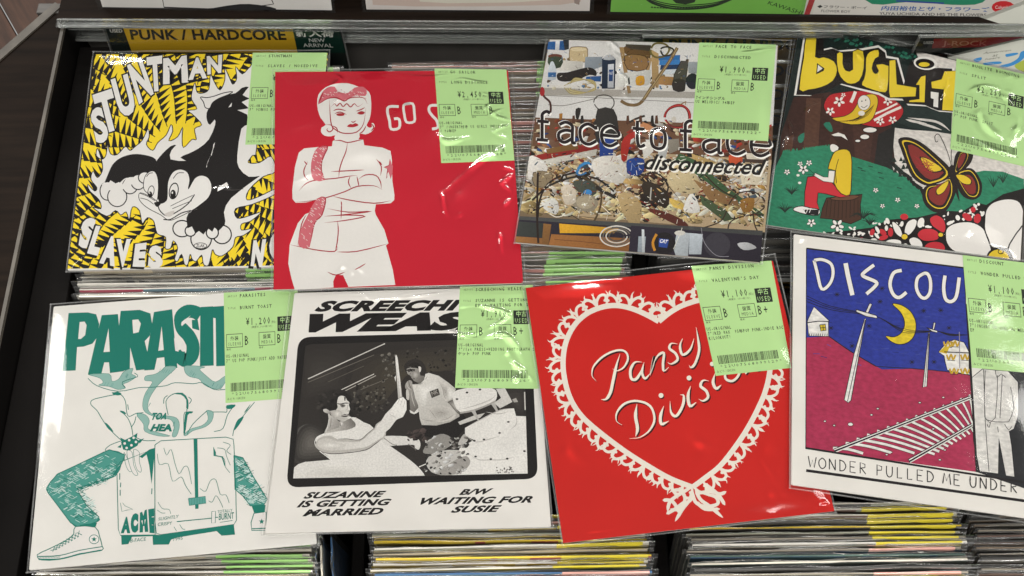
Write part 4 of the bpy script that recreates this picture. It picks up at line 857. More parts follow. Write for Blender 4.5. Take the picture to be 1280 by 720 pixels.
for k in range(620):
    u, v = rc.random(), rc.random(); x = 60+u*1140; y = 585+v*300+u*62
    if rc.random() < .55: blob(x, y, rc.uniform(1.6, 5), rc.choice(tones2), rc.choice([1, 2, 4]), .7)
    else: a = rc.uniform(0, 3.14); l = rc.uniform(6, 26); p.strip([(x, y), (x+l*math.cos(a), y+l*math.sin(a))], rc.uniform(1, 2.6), rc.choice(['#1c1613', '#f4eee0', '#4a3626', '#c9a870', '#8c2c20', '#e8e2d4']))
for k in range(120):
    x = rc.uniform(165, 860); y = rc.uniform(110, 310); a = rc.uniform(0, 3.14); l = rc.uniform(4, 18); p.strip([(x, y), (x+l*math.cos(a), y+l*math.sin(a))], rc.uniform(1, 2.4), rc.choice(['#1c1613', '#f4eee0', '#5a4636', '#a98a50', '#2f5d98', '#e8e2d4']))
# bench edge and drawers
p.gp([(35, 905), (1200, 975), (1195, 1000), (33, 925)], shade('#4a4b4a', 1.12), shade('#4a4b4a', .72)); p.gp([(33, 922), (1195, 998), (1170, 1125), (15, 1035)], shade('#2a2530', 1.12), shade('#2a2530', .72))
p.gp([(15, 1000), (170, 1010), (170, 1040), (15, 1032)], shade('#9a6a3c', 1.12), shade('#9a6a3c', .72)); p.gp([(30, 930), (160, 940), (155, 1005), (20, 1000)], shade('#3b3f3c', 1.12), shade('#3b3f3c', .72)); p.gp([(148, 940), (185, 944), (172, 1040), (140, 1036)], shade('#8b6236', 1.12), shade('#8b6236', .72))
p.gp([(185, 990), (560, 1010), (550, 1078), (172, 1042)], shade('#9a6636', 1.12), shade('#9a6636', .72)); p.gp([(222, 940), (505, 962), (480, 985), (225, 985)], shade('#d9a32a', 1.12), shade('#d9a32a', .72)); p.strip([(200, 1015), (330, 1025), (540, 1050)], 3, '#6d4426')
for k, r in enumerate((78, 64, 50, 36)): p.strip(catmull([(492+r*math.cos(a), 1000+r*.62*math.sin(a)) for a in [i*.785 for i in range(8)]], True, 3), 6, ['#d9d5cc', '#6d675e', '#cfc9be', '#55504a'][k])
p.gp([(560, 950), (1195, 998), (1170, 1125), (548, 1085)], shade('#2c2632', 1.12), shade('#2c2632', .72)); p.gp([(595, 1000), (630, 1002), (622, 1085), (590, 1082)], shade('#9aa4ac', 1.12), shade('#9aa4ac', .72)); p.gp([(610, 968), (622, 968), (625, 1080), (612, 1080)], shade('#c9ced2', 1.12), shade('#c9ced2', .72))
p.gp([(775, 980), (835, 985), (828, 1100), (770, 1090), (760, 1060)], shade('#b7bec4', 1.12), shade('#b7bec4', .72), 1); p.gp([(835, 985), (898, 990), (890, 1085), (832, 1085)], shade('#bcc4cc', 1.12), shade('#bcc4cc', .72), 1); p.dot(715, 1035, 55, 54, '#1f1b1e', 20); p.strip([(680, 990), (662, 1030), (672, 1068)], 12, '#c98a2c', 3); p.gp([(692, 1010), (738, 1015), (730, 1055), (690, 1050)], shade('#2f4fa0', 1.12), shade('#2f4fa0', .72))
p.text('CAT', [(697, 1012), (735, 1018), (730, 1036), (694, 1030)], '#e8e8ea', .03, .2); p.strip([(760, 1060), (790, 990), (800, 960)], 3, '#e0dccf', 2); p.dot(965, 1040, 62, 58, '#3b3840', 20); p.strip([(890, 960), (905, 1030), (960, 1090), (1020, 1095)], 3, '#8b8890', 4); p.gp([(1060, 1035), (1110, 1030), (1150, 1055), (1090, 1065)], shade('#b9b9bc', 1.12), shade('#b9b9bc', .72), 3); p.dot(790, 985, 26, 12, '#d0ccc4')
p.strip([(122, 700), (118, 900), (124, 1032)], 10, '#2b1f1a', 3)
p.clipq = None
# slab lettering
p.layer('lettering')
ST = {'f': [[(.72, .06), (.55, 0), (.36, .1), (.34, .3), (.34, 1)], [(.1, .36), (.66, .36)], [(.08, 1), (.62, 1)]],
      'a': [[(.14, .42), (.45, .32), (.74, .42), (.76, .62), (.76, 1), (.92, 1)], [(.76, .62), (.42, .6), (.12, .72), (.14, .94), (.4, 1.02), (.76, .86)]],
      'c': [[(.86, .5), (.84, .36)], [(.86, .46), (.5, .32), (.16, .46), (.1, .7), (.22, .95), (.54, 1.02), (.88, .88)]],
      'e': [[(.1, .66), (.88, .66), (.84, .46), (.52, .32), (.18, .46), (.1, .7), (.22, .95), (.54, 1.02), (.88, .88)]],
      't': [[(.36, .1), (.36, .8), (.5, 1.0), (.78, .92)], [(.08, .38), (.76, .38)]],
      'o': [[(.5, .32), (.18, .42), (.1, .68), (.2, .94), (.5, 1.02), (.8, .94), (.9, .68), (.82, .42), (.5, .32)]]}
def slab(word, x, y, w, h, rise, lw):
    for i, ch in enumerate(word):
        for off, c, ww in (((-3, -3), '#eeeae4', lw+3), ((5, 7), '#f7f5f0', lw+5), ((0, 0), '#231a1c', lw+1)):
            for s_ in ST[ch]:
                p.strip([(x+i*w+u*w*.98+off[0], y+v*h+(i+u)*rise+off[1]) for u, v in s_], ww*(1 if off == (0, 0) else .8), c, 4 if len(s_) > 2 else 0)
slab('face', 108, 408, 101, 136, 8, 14); slab('to', 560, 440, 86, 134, 7, 14); slab('face', 778, 452, 112, 138, 8, 14)
p.text('disconnected', [(640, 622), (1206, 646), (1190, 722), (626, 694)], '#eeeae0', .03, .25); p.text('disconnected', [(632, 612), (1200, 638), (1184, 714), (618, 686)], '#1f1a18', .02, .25)
price_label(p, [(874, 53.4), (970, 56), (960, 176.6), (864, 172)], 'FACE TO FACE', 'DISCONNECTED', '¥1,900', '', 'B', 'B', ['7インチシングル', 'US MELODIC/ 94年EP'], '9122')
close(pr, root)
# ---------------------------------------------------------------- forest sleeve
Q = [(1000, 29), (1287, 97), (1275, 326), (957, 281)]
pr, root = sleeve(Q, .0055, 'green forest sleeve with a child on a stump, a butterfly and big flowers', seed=44, bag=[(997, 22), (1292, 92), (1279, 330), (953, 284)], amp=.00042,
    creases=[([(984, 150), (988, 165), (982, 180)], 1.2, 1.3), ([(972, 160), (982, 172), (975, 195)], 1.2, 1.2), ([(966, 205), (962, 240), (958, 270)], 1.0, .9), ([(1205, 120), (1230, 110), (1265, 118)], 2.2, .9), ([(1222, 135), (1232, 160), (1258, 176), (1278, 160)], 3.5, 1.3), ([(1250, 120), (1276, 140), (1272, 170)], 3.0, 1.1),
             ([(1160, 80), (1185, 100), (1172, 128)], 1.0, .8), ([(1000, 26), (1100, 48), (1200, 72), (1285, 92)], .9, .7), ([(1205, 170), (1240, 188), (1270, 195)], 2.0, .9), ([(960, 283), (1050, 296), (1150, 310), (1270, 328)], .8, .7)])
p = pr; p.crop(0, 0, 1); p.layer('artwork', CRAYON); p.poly(Q, '#172422'); p.clipq = Q
p.crop(950, 20, 3.79)
p.poly([(735, 165), (1290, 300), (1290, 1000), (640, 800), (625, 690), (625, 560), (640, 530), (720, 540), (800, 545), (910, 555)], '#ddd7d0')
for sh, c in (([(100, 560), (160, 385), (330, 360), (620, 500), (640, 700), (600, 740), (300, 690), (90, 700)], '#3f2720'), ([(220, 390), (290, 390), (275, 640), (205, 640)], '#5a3c2e'), ([(330, 420), (400, 460), (380, 640), (330, 640)], '#4a2e25'), ([(120, 580), (160, 560), (150, 660), (110, 680)], '#5a3c2e'), ([(440, 520), (540, 530), (520, 680), (450, 680)], '#4a2f26')): p.poly(sh, c)
p.poly([(560, 560), (640, 520), (625, 700), (640, 760), (600, 790), (540, 700)], '#262422')
G = '#2f8463'
for k in range(60):
    x = ra_.uniform(310, 735); y = 80+(x-310)*.24+ra_.uniform(-8, 26)*(1 if x > 330 else 1); p.poly([(x-9, y+4), (x, y-7), (x+10, y), (x+2, y+8)], ra_.choice(['#2c6b58', '#235247', '#2f7a60']))
p.crop(950, 150, 3.79)
p.poly([(20, 500), (60, 250), (105, 160), (160, 150), (240, 130), (300, 120), (350, 130), (440, 175), (520, 200), (600, 225), (690, 270), (760, 330), (860, 330), (960, 260), (1060, 240), (1150, 245), (1250, 280), (1250, 560), (900, 640), (500, 590), (150, 540)], G)
for k in range(40):
    x = ra_.uniform(100, 330); y = 152-(x-100)*.12; p.poly([(x-7, y+9), (x+ra_.uniform(-4, 4), y-10), (x+7, y+9)], G)
p.poly([(300, 20), (330, 10), (345, 50), (330, 55)], '#2d7a62', 2); p.poly([(180, 80), (210, 60), (205, 100), (185, 108)], '#2d7a62', 2)
for k in range(34):
    t = k/33; x = 620+t*150; y = 200+t*135+ra_.uniform(-12, 12); p.poly([(x-12, y-14), (x+16, y+4), (x-2, y+12)], '#20201e')
for k in range(14):
    x = ra_.uniform(620, 700); y = ra_.uniform(185, 260); p.poly([(x-10, y+10), (x, y-12), (x+10, y+10)], '#24302a')
# lake / clouds strip
p.crop(950, 20, 3.79); p.poly([(690, 420), (910, 455), (905, 560), (720, 530), (640, 500)], '#24312e'); 
for pts in ([(700, 482), (760, 490), (830, 500), (870, 520), (900, 545)], [(730, 502), (800, 520), (860, 540)], [(690, 490), (730, 500), (790, 510)]): p.strip(pts, 11, '#ddd7d0', 3, .6)
p.layer('artwork_figures')
# dream bubble
p.outline([(303, 420), (330, 375), (400, 360), (480, 355), (560, 370), (640, 400), (678, 440), (668, 480), (620, 515), (560, 528), (480, 515), (400, 500), (340, 480), (310, 450)], '#b5262b', 3, '#2a1a18', 3)
for pts, w in (([(452, 358), (440, 390), (430, 410)], 15), ([(540, 495), (600, 462), (668, 432)], 12), ([(530, 470), (590, 445), (650, 415)], 9)): p.strip(pts, w, '#e8e2dc')
def daisy(x, y, r, c='#ece8e2', k=5, m='#2a2a22', rot=.3, ink=1):
    for i in range(k):
        a = rot+i*6.283/k
        if ink: p.dot(x+r*.62*math.cos(a), y+r*.55*math.sin(a), r*.5, r*.33, '#231f1e', 8, a)
    for i in range(k):
        a = rot+i*6.283/k; p.dot(x+r*.62*math.cos(a), y+r*.55*math.sin(a), r*.40, r*.24, c, 8, a)
    p.dot(x, y, r*.2, r*.18, m, 8)
for x, y, r in ((375, 405, 27), (333, 452, 22), (605, 405, 22), (570, 500, 20), (628, 492, 20), (395, 375, 12), (590, 378, 10)): daisy(x, y, r, ink=0)
p.outline([(470, 400), (500, 375), (540, 372), (558, 395), (552, 440), (520, 500), (430, 515), (340, 488), (400, 475), (440, 450)], '#dcb92e', 3, '#2a1f14', 3); p.outline([(492+30*math.cos(i*.628), 412+36*math.sin(i*.628)) for i in range(10)], '#e4dcd2', 2, '#2a1f14', 2)
for k in range(7): p.strip([(540-k*6, 420+k*6), (510-k*12, 470+k*4), (450-k*14, 500)], 2, '#3a2a14', 3)
p.dot(482, 405, 3, 4, '#222', 6); p.dot(500, 400, 3, 4, '#222', 6); p.strip([(478, 428), (492, 436), (508, 424)], 2.5, '#222', 3); p.dot(480, 462, 16, 12, '#e4dcd2')
for x, y, rx, ry in ((520, 541, 33, 13), (496, 573, 22, 12), (463, 592, 13, 7)): p.outline([(x+rx*math.cos(i*.628), y+ry*math.sin(i*.628)) for i in range(10)], '#e8e4de', 3, '#1f1a18', 2)
# child on stump
p.crop(950, 150, 3.79)
p.poly([(365, 105), (340, 75), (370, 60), (400, 75), (425, 90), (440, 150), (410, 160), (370, 140)], '#3a241d', 2); p.poly([(338, 70), (370, 60), (400, 70), (415, 96), (385, 78), (350, 76)], '#ece7e0'); p.poly([(335, 118), (350, 115), (372, 130), (360, 150), (340, 150), (332, 132)], '#ece7e0', 2)
p.outline([(315, 370), (485, 352), (475, 400), (480, 470), (430, 492), (340, 470), (285, 465), (295, 420)], '#4a3023', 4, '#1c1512'); p.outline([(330, 372), (400, 358), (470, 358), (440, 378), (370, 382)], '#6b4632', 3, '#1c1512', 2)
for k in range(9): p.strip([(320+k*18, 380), (312+k*19, 470-abs(k-4)*3)], 3, '#2a1b14')
p.outline([(225, 270), (270, 265), (330, 285), (380, 340), (425, 360), (380, 368), (310, 350), (275, 345), (270, 390), (280, 425), (210, 418), (212, 340)], '#c6303a', 4, '#3a1418', 1)
p.outline([(355, 150), (395, 138), (425, 150), (435, 200), (432, 300), (425, 355), (385, 350), (350, 300), (355, 240), (322, 232), (338, 180)], '#dfbd2c', 4, '#2a2110', 2); p.strip([(372, 185), (358, 240), (362, 300)], 3, '#3a2c10', 3)
p.outline([(325, 240), (355, 242), (348, 298), (300, 292), (250, 262), (262, 252), (300, 270), (322, 272)], '#e8e2da', 3, '#2a201a')
p.outline([(165, 415), (200, 408), (240, 418), (282, 425), (275, 452), (220, 448), (160, 430)], '#e6e2de', 4, '#1c1a1a', 2); p.poly([(205, 425), (280, 425), (275, 452), (220, 447)], '#201d1e'); 
for k in range(3): p.strip([(205+k*14, 440), (214+k*14, 418)], 3, '#e6e2de')
for x, y, r in ((205, 235, 24), (190, 208, 13), (232, 204, 15), (128, 247, 15), (243, 487, 21), (366, 500, 32), (548, 333, 13), (652, 379, 13), (743, 408, 12), (580, 408, 12)): daisy(x, y, r)
for x, y in ((180, 262), (188, 298)): p.dot(x, y, 8, 6, '#e8e4dc')
for pts in ([(225, 225), (250, 250), (262, 262)], [(205, 255), (235, 258), (262, 262)]): p.strip(pts, 2.5, '#1c2a22', 3)
for cx, cy, n, r in ((150, 355, 8, 52), (118, 440, 9, 55), (490, 470, 14, 62), (520, 500, 8, 50), (1105, 320, 5, 60), (1150, 300, 5, 60)):
    for k in range(n):
        a = -math.pi*.5+(k-(n-1)/2)*.22; p.strip([(cx, cy), (cx+r*.6*math.sin(a+1.57)*.8, cy-r*.4), (cx+r*math.cos(a)*1.1, cy+r*math.sin(a)*ra_.uniform(.6, 1))], 4, '#1e2a24', 2, .8)
for x, y in ((475, 225), (525, 218), (570, 248), (576, 272), (660, 320), (490, 238)): p.strip([(x-12, y), (x+10, y+5)], 4, '#1e3a2e')
# butterfly
B1 = '#241c1a'; YW = '#e2c232'; BR = '#84302a'
p.layer('butterfly')
for big, yel, brn in (([(655, 92), (700, 82), (760, 105), (830, 160), (905, 235), (895, 275), (830, 305), (780, 310), (720, 270), (690, 200), (668, 140)], [(672, 102), (700, 97), (750, 118), (820, 175), (888, 245), (870, 280), (820, 298), (790, 300), (738, 265), (705, 200), (685, 140)], [(700, 120), (745, 130), (810, 185), (870, 250), (810, 285), (760, 250), (722, 195)]),
                      ([(915, 225), (935, 150), (1005, 155), (1000, 200), (965, 240), (930, 270)], [(925, 240), (950, 158), (985, 160), (975, 200), (945, 240)], [(935, 200), (955, 162), (975, 163), (960, 205), (940, 230)]),
                      ([(905, 270), (860, 300), (790, 310), (768, 350), (780, 400), (820, 435), (870, 438), (900, 405), (925, 350), (935, 290)], [(900, 280), (850, 308), (800, 318), (785, 350), (795, 390), (830, 418), (870, 418), (892, 390), (910, 340)], [(885, 290), (830, 315), (800, 335), (802, 375), (835, 402), (865, 402), (885, 370), (900, 320)]),
                      ([(920, 255), (985, 228), (1020, 245), (1050, 300), (1045, 355), (1010, 378), (965, 365), (935, 320)], [(935, 262), (985, 238), (1015, 258), (1038, 310), (1030, 355), (1005, 365), (975, 345)], [(945, 275), (990, 260), (1018, 295), (1020, 345), (995, 352), (970, 325)])):
    p.poly(big, B1, 3); p.poly(yel, YW, 3); p.poly([tuple(np.array(q)*.93+np.array(brn).mean(0)*.07) for q in yel], B1, 3); p.poly(brn, BR, 2)
for q in ([(755, 175), (800, 185), (870, 235), (820, 250), (780, 225)], [(895, 285), (860, 305), (832, 335), (840, 358), (868, 345), (890, 310)], [(922, 260), (965, 260), (1002, 285), (995, 308), (955, 300)]): p.poly(q, B1, 3); p.poly([tuple(np.array(v)*.86+np.array(q).mean(0)*.14) for v in q], YW, 3)
for k in range(18): p.strip([(740+ra_.uniform(-20, 90), 170+ra_.uniform(-20, 70)), (770+ra_.uniform(-20, 60), 220+ra_.uniform(-20, 40))], 2.4, '#9c2a30')
p.poly([(895, 225), (915, 215), (925, 260), (945, 385), (925, 340), (900, 285)], B1, 2); p.strip([(905, 215), (890, 160), (865, 100), (845, 68), (828, 78), (832, 105), (842, 100)], 3.2, B1, 4); p.strip([(910, 215), (905, 160), (912, 120)], 3, B1, 3)
# flower bank
p.layer('artwork_flowers'); p.crop(1090, 240, 6.73)
p.poly([(-900, 395), (-500, 380), (-380, 340), (-200, 325), (0, 300), (130, 235), (240, 225), (380, 215), (620, 160), (760, 165), (880, 90), (960, 110), (1100, 20), (1280, -30), (1280, 620), (800, 560), (0, 440), (-800, 460)], '#1c1716')
rf = random.Random(4)
for k in range(80):
    x = rf.uniform(-640, 940); top = 330-(x+400)*.16 if x < 700 else 160-(x-700)*.25
    y = top+rf.uniform(0, 110); p.dot(x, y, rf.uniform(9, 20), rf.uniform(6, 11), '#ece8e2', 8, rf.uniform(0, 3))
for k in range(12):
    x = rf.uniform(-600, -60); y = rf.uniform(370, 430); p.dot(x, y, 18, 9, '#8d3440', 8, rf.uniform(0, 3))
def petal(pts, c, w=7): p.outline(pts, c, w, '#1c1716', 3)
for x, y, rx, ry, r in ((90, 340, 36, 22, .7), (155, 340, 22, 38, 0), (95, 385, 42, 20, -.3), (270, 210, 34, 26, 0), (800, 212, 46, 28, .6), (885, 225, 30, 42, .2), (850, 150, 22, 24, 0), (0, 340, 20, 30, .4)): p.dot(x, y, rx, ry, '#c12c36', 12, r)
for x, y, rx, ry, r in ((130, 245, 16, 28, -.4), (45, 320, 14, 34, -.5), (120, 305, 14, 24, 0), (250, 270, 14, 24, .2), (15, 405, 28, 14, 0), (410, 260, 28, 44, .3), (40, 370, 12, 30, -.7), (478, 296, 24, 10, 0), (720, 218, 18, 24, -.4), (655, 262, 30, 16, -.4), (930, 185, 14, 24, .5), (895, 105, 12, 12, 0), (860, 110, 12, 10, .5)): p.dot(x, y, rx, ry, '#ece8e2', 12, r)
W2 = '#ebe7e2'
petal([(165, 260), (190, 255), (235, 300), (258, 370), (235, 380), (190, 340)], W2); petal([(300, 250), (350, 228), (378, 250), (360, 310), (310, 365), (272, 350), (275, 300)], W2); petal([(105, 430), (140, 402), (200, 398), (245, 415), (238, 460), (180, 456)], W2)
petal([(310, 400), (350, 380), (400, 400), (425, 440), (415, 478), (350, 470), (320, 440)], W2); petal([(248, 450), (285, 430), (320, 470), (245, 466)], W2)
petal([(485, 225), (540, 195), (600, 230), (620, 300), (600, 345), (550, 320), (500, 280)], '#c5303a'); petal([(380, 355), (420, 315), (500, 310), (555, 340), (560, 390), (520, 412), (440, 415), (395, 390)], '#c5303a'); petal([(440, 470), (470, 430), (540, 418), (600, 440), (610, 490), (530, 500)], '#c5303a')
p.dot(275, 385, 32, 40, '#1c1716'); p.dot(272, 378, 25, 22, YW); p.dot(580, 368, 28, 26, '#1c1716'); p.dot(576, 362, 20, 16, YW)
petal([(615, 370), (625, 310), (680, 270), (770, 252), (860, 262), (935, 310), (965, 380), (1000, 480), (985, 545), (880, 550), (760, 530), (670, 490), (625, 430)], W2, 11)
petal([(945, 240), (955, 160), (1000, 100), (1080, 68), (1170, 62), (1240, 90), (1275, 180), (1270, 300), (1180, 400), (1140, 475), (1010, 470), (975, 400), (945, 320)], W2, 11)
petal([(1145, 470), (1180, 400), (1232, 325), (1300, 280), (1300, 620), (1150, 580)], W2, 11)
p.dot(1070, 560, 112, 95, '#1c1716', 20); p.dot(1060, 575, 92, 88, YW, 20); p.dot(1080, 505, 26, 22, '#1c1716'); p.dot(1078, 505, 17, 14, YW)
p.crop(950, 20, 3.79); p.layer('lettering')
big = [(208, 82), (290, 85), (292, 160), (335, 150), (370, 165), (430, 160), (480, 155), (560, 140), (595, 165), (600, 190), (655, 200), (690, 330), (720, 215), (780, 195), (840, 225), (838, 245), (920, 250), (925, 460), (850, 455), (810, 440), (790, 430), (700, 425), (680, 402), (610, 400), (560, 375), (480, 355), (375, 325), (300, 360), (235, 380), (160, 378)]
p.poly(big, '#e9e5df'); c = np.array(big).mean(0)
p.poly([tuple(np.array(q)+(c-np.array(q))/np.linalg.norm(c-np.array(q))*11) for q in big], '#1c1615')
for pts in ([(218, 98), (268, 98), (262, 195), (300, 195), (350, 215), (366, 260), (345, 310), (290, 340), (230, 352), (184, 350), (205, 200)], [(362, 180), (392, 178), (392, 225), (405, 258), (438, 255), (438, 170), (488, 168), (492, 250), (470, 310), (430, 325), (395, 310), (368, 265)],
            [(500, 200), (520, 170), (560, 162), (562, 195), (545, 205), (530, 250), (545, 275), (560, 262), (548, 232), (610, 238), (606, 330), (592, 366), (530, 352), (480, 330), (490, 300), (498, 262)], [(610, 212), (642, 210), (648, 325), (740, 340), (736, 385), (615, 390), (608, 360)],
            [(760, 288), (785, 284), (780, 412), (705, 412), (706, 400), (752, 395), (752, 330), (735, 328)], [(808, 312), (858, 300), (872, 262), (930, 262), (930, 452), (860, 448), (868, 350), (812, 345)]):
    p.outline(pts, '#e8cc33', 5, '#1c1615', 0 if len(pts) < 11 else 2)
p.poly([(270, 225), (305, 250), (300, 262), (265, 278)], '#1c1615'); p.poly([(274, 233), (296, 250), (270, 268)], '#e9e5df')
p.dot(782, 226, 56, 32, '#e9e5df', 20, .1); p.dot(780, 228, 45, 23, '#1c1615', 20, .1); p.dot(776, 232, 26, 11, '#e8cc33', 16)
p.poly([(808, 360), (845, 365), (842, 435), (820, 430), (822, 395), (808, 390)], '#e9e5df')
p.clipq = None
price_label(p, [(1195.4, 73.6), (1288, 95), (1282, 209), (1187.5, 186.8)], 'BUGLITE BOUNCING', 'SPLIT', '¥2,250', '', 'B', 'B', ['US-ORIGINAL', '7" POP PUNK  SPLIT'], '9125')
close(pr, root)

# ---------------------------------------------------------------- toaster sleeve
Q = [(67, 383), (372, 359), (396, 680), (36, 713)]
pr, root = sleeve(Q, .0055, 'white sleeve with teal drawing of a figure squatting over a toaster', seed=14, loose=2, amp=.00012, bag=[(63, 380), (376, 355), (400, 683), (33, 717)], creases=[([(120, 372), (200, 366), (260, 362)], 1, .3)])
p = pr; p.crop(0, 0, 1); p.layer('artwork'); TE = '#117768'; LT = '#8fb7ae'; TL_ = '#3e7f76'; PW = '#e6e2de'
p.crop(30, 360, 3.765); p.layer('lettering')
p.poly([(210, 118), (300, 115), (340, 124), (354, 170), (346, 230), (322, 262), (280, 276), (250, 278), (243, 388), (181, 391)], TE, 0, [[(262, 160), (285, 158), (295, 175), (288, 222), (268, 240), (255, 240)]])
p.poly([(366, 128), (442, 123), (470, 392), (405, 400), (400, 350), (378, 350), (365, 402), (301, 406)], TE, 0, [[(398, 190), (404, 300), (374, 302)]])
p.poly([(455, 108), (545, 103), (595, 120), (603, 170), (592, 225), (568, 250), (600, 380), (528, 388), (500, 280), (498, 386), (462, 390), (440, 250)], TE, 0, [[(510, 150), (538, 148), (550, 168), (540, 208), (514, 214)]])
p.poly([(612, 113), (697, 100), (722, 376), (665, 382), (660, 326), (626, 330), (614, 385), (566, 388), (590, 240)], TE, 0, [[(648, 180), (658, 292), (632, 296)]])
p.strip([(830, 128), (800, 112), (765, 112), (738, 140), (745, 190), (775, 225), (795, 270), (790, 318), (762, 342), (735, 325), (722, 295)], 62, TE, 4)
p.poly([(790, 150), (818, 150), (826, 200), (792, 190)], TE); p.poly([(830, 90), (890, 86), (893, 365), (828, 368)], TE); p.poly([(885, 88), (948, 84), (950, 366), (905, 368), (902, 142), (885, 140)], TE)
p.poly([(743, 180), (760, 165), (775, 180), (768, 150), (785, 130), (770, 140), (742, 160)], PW, 2); p.dot(750, 278, 15, 22, PW); p.poly([(706, 232), (722, 262), (728, 300), (712, 296)], PW)
p.layer('drawn_figure'); p.crop(110, 440, 5.333)
def ts(pts, w=4.8, s=3, c=TE): p.strip(pts, w, c, s)
def smoke(pts):
    p.poly(pts, LT, 3); ts(pts+[pts[0]], 2.4)
    a = np.array(pts); x0, x1 = a[:, 0].min(), a[:, 0].max()
for sm_ in ([(0, 150), (140, 145), (160, 195), (205, 180), (240, 130), (300, 108), (290, 145), (320, 165), (270, 200), (235, 215), (250, 240), (200, 250), (140, 230), (70, 222), (100, 205), (80, 175)],
            [(520, 95), (590, 100), (530, 160), (460, 230), (410, 310), (400, 380), (440, 420), (520, 425), (590, 440), (610, 490), (590, 560), (560, 560), (575, 500), (550, 450), (470, 440), (380, 400), (365, 340), (385, 270), (430, 200), (380, 190), (385, 160), (440, 150), (480, 130)],
            [(640, 105), (660, 90), (780, 100), (745, 115), (790, 160), (850, 200), (915, 160), (915, 200), (880, 245), (820, 240), (770, 215), (740, 180), (680, 165), (650, 140)],
            [(330, 405), (385, 420), (410, 460), (400, 510), (460, 535), (550, 560), (470, 560), (380, 530), (370, 480), (330, 430)],
            [(790, 390), (835, 400), (825, 460), (780, 500), (700, 525), (660, 555), (640, 555), (680, 515), (760, 490), (800, 450)]): smoke(sm_)
for k in range(40):
    t = ra_.random(); x, y = ra_.choice([(480+t*90, 110+t*10), (400+t*20, 260+t*90), (120+t*100, 200+t*20), (670+t*60, 105+t*50), (840+t*60, 205+t*20), (580, 450+t*80), (250+t*40, 130+t*40)]); p.strip([(x, y), (x-14, y+24)], 1.6, '#3e8a80')
for pts in ([(0, 175), (60, 225), (200, 262), (340, 238), (430, 235), (520, 225), (580, 205), (700, 212), (760, 205), (840, 250), (915, 250)], [(250, 240), (230, 200), (330, 165), (310, 140)], [(180, 285), (100, 300), (30, 320), (20, 350), (60, 390), (90, 440), (130, 500), (190, 560), (225, 590)],
            [(160, 270), (220, 285), (250, 330), (258, 400), (275, 430), (320, 410), (370, 405)], [(220, 395), (265, 440), (290, 500), (300, 560)], [(320, 430), (310, 470), (290, 500)], [(300, 560), (370, 590), (450, 590)], [(230, 590), (150, 620), (115, 655), (160, 665)],
            [(535, 420), (520, 330), (560, 285), (620, 275), (660, 310), (660, 380), (645, 550)], [(505, 345), (508, 310), (530, 290)], [(670, 300), (690, 320), (675, 345)], [(830, 400), (900, 400), (925, 400), (925, 370)], [(840, 530), (900, 510), (930, 420), (980, 350)], [(1110, 335), (1040, 420), (980, 500), (965, 560)], [(660, 550), (700, 480), (790, 395)],
            [(265, 350), (270, 385)], [(640, 555), (640, 420), (655, 400)]): ts(pts)
for pts, w in (([(160, 280), (195, 264), (225, 280), (200, 290)], 0), ([(210, 392), (240, 396), (255, 412), (235, 412)], 0), ([(925, 355), (985, 352), (960, 378), (925, 378)], 0), ([(115, 470), (140, 490), (170, 530), (150, 525), (125, 500)], 0), ([(980, 490), (1000, 450), (1040, 430), (1005, 490), (968, 530)], 0),
               ([(1085, 345), (1060, 390), (1040, 405), (1065, 370)], 0), ([(655, 400), (700, 397), (690, 410), (665, 420), (652, 520), (636, 540), (645, 440)], 0), ([(560, 280), (630, 272), (668, 320), (668, 380), (655, 370), (655, 320), (620, 285)], 0)): p.poly(pts, TE, 2)
p.text('TOA', [(432, 405), (535, 405), (520, 450), (418, 455)], TE, .05, .1); p.text('HEA', [(430, 480), (560, 480), (560, 530), (412, 530)], TE, .06, .15)
# bracelet, hand
p.poly([(220, 600), (300, 560), (345, 595), (330, 625), (270, 660), (235, 650)], TE, 0)
for x, y in ((245, 610), (275, 588), (305, 572), (258, 640), (290, 622), (320, 600)): p.dot(x, y, 9, 9, PW, 8)
for q in ([(300, 560), (330, 540), (325, 575)], [(335, 590), (375, 575), (345, 610)], [(225, 600), (215, 570), (250, 588)], [(220, 640), (195, 635), (225, 615)]): p.poly(q, TE)
p.crop(120, 560, 5.536)
p.poly([(300, 60), (370, 10), (405, 0), (405, 50), (385, 250), (368, 120), (350, 45), (320, 70)], TE, 0)
for pts in ([(195, 30), (200, 90), (215, 140), (235, 165), (250, 150), (235, 110)], [(215, 20), (225, 90), (250, 165), (275, 190), (290, 180), (262, 120), (250, 30)], [(262, 10), (265, 70), (280, 140), (305, 168), (315, 150), (300, 90), (300, 30)]): p.outline(pts, PW, 3, TE, 3)
# jeans
def jeans(pts):
    p.poly(pts, '#4a978b', 1); a = np.array(pts, float); c = a.mean(0)
    for k in range(420):
        i_ = rng.integers(len(a)); j_ = rng.integers(len(a)); t_ = rng.random()*.5; q = (a[i_]*(1-t_)+c*t_) if k % 2 else (a[i_]*.5+a[(i_+1) % len(a)]*.5)*(1-t_)+c*t_; q = q*(1-.12)+c*.12+rng.normal(0, 7, 2); l = 9; s_ = 1 if k % 2 else -1
        p.strip([(q[0]-l, q[1]-l*.5*s_), (q[0]+l, q[1]+l*.5*s_)], 2.0, ['#bcd8d2', '#0f6a5c', '#d6e6e2'][k % 3])
    p.strip(pts+[pts[0]], 4, TE)
p.crop(30, 520, 3.6)
p.poly([(385, 152), (455, 175), (440, 215), (412, 272), (300, 315), (255, 335), (245, 348), (280, 400), (338, 455), (335, 475), (290, 492), (240, 500), (210, 480), (150, 400), (108, 345), (102, 320), (150, 262), (230, 225), (320, 182)], '#2d8376', 2)
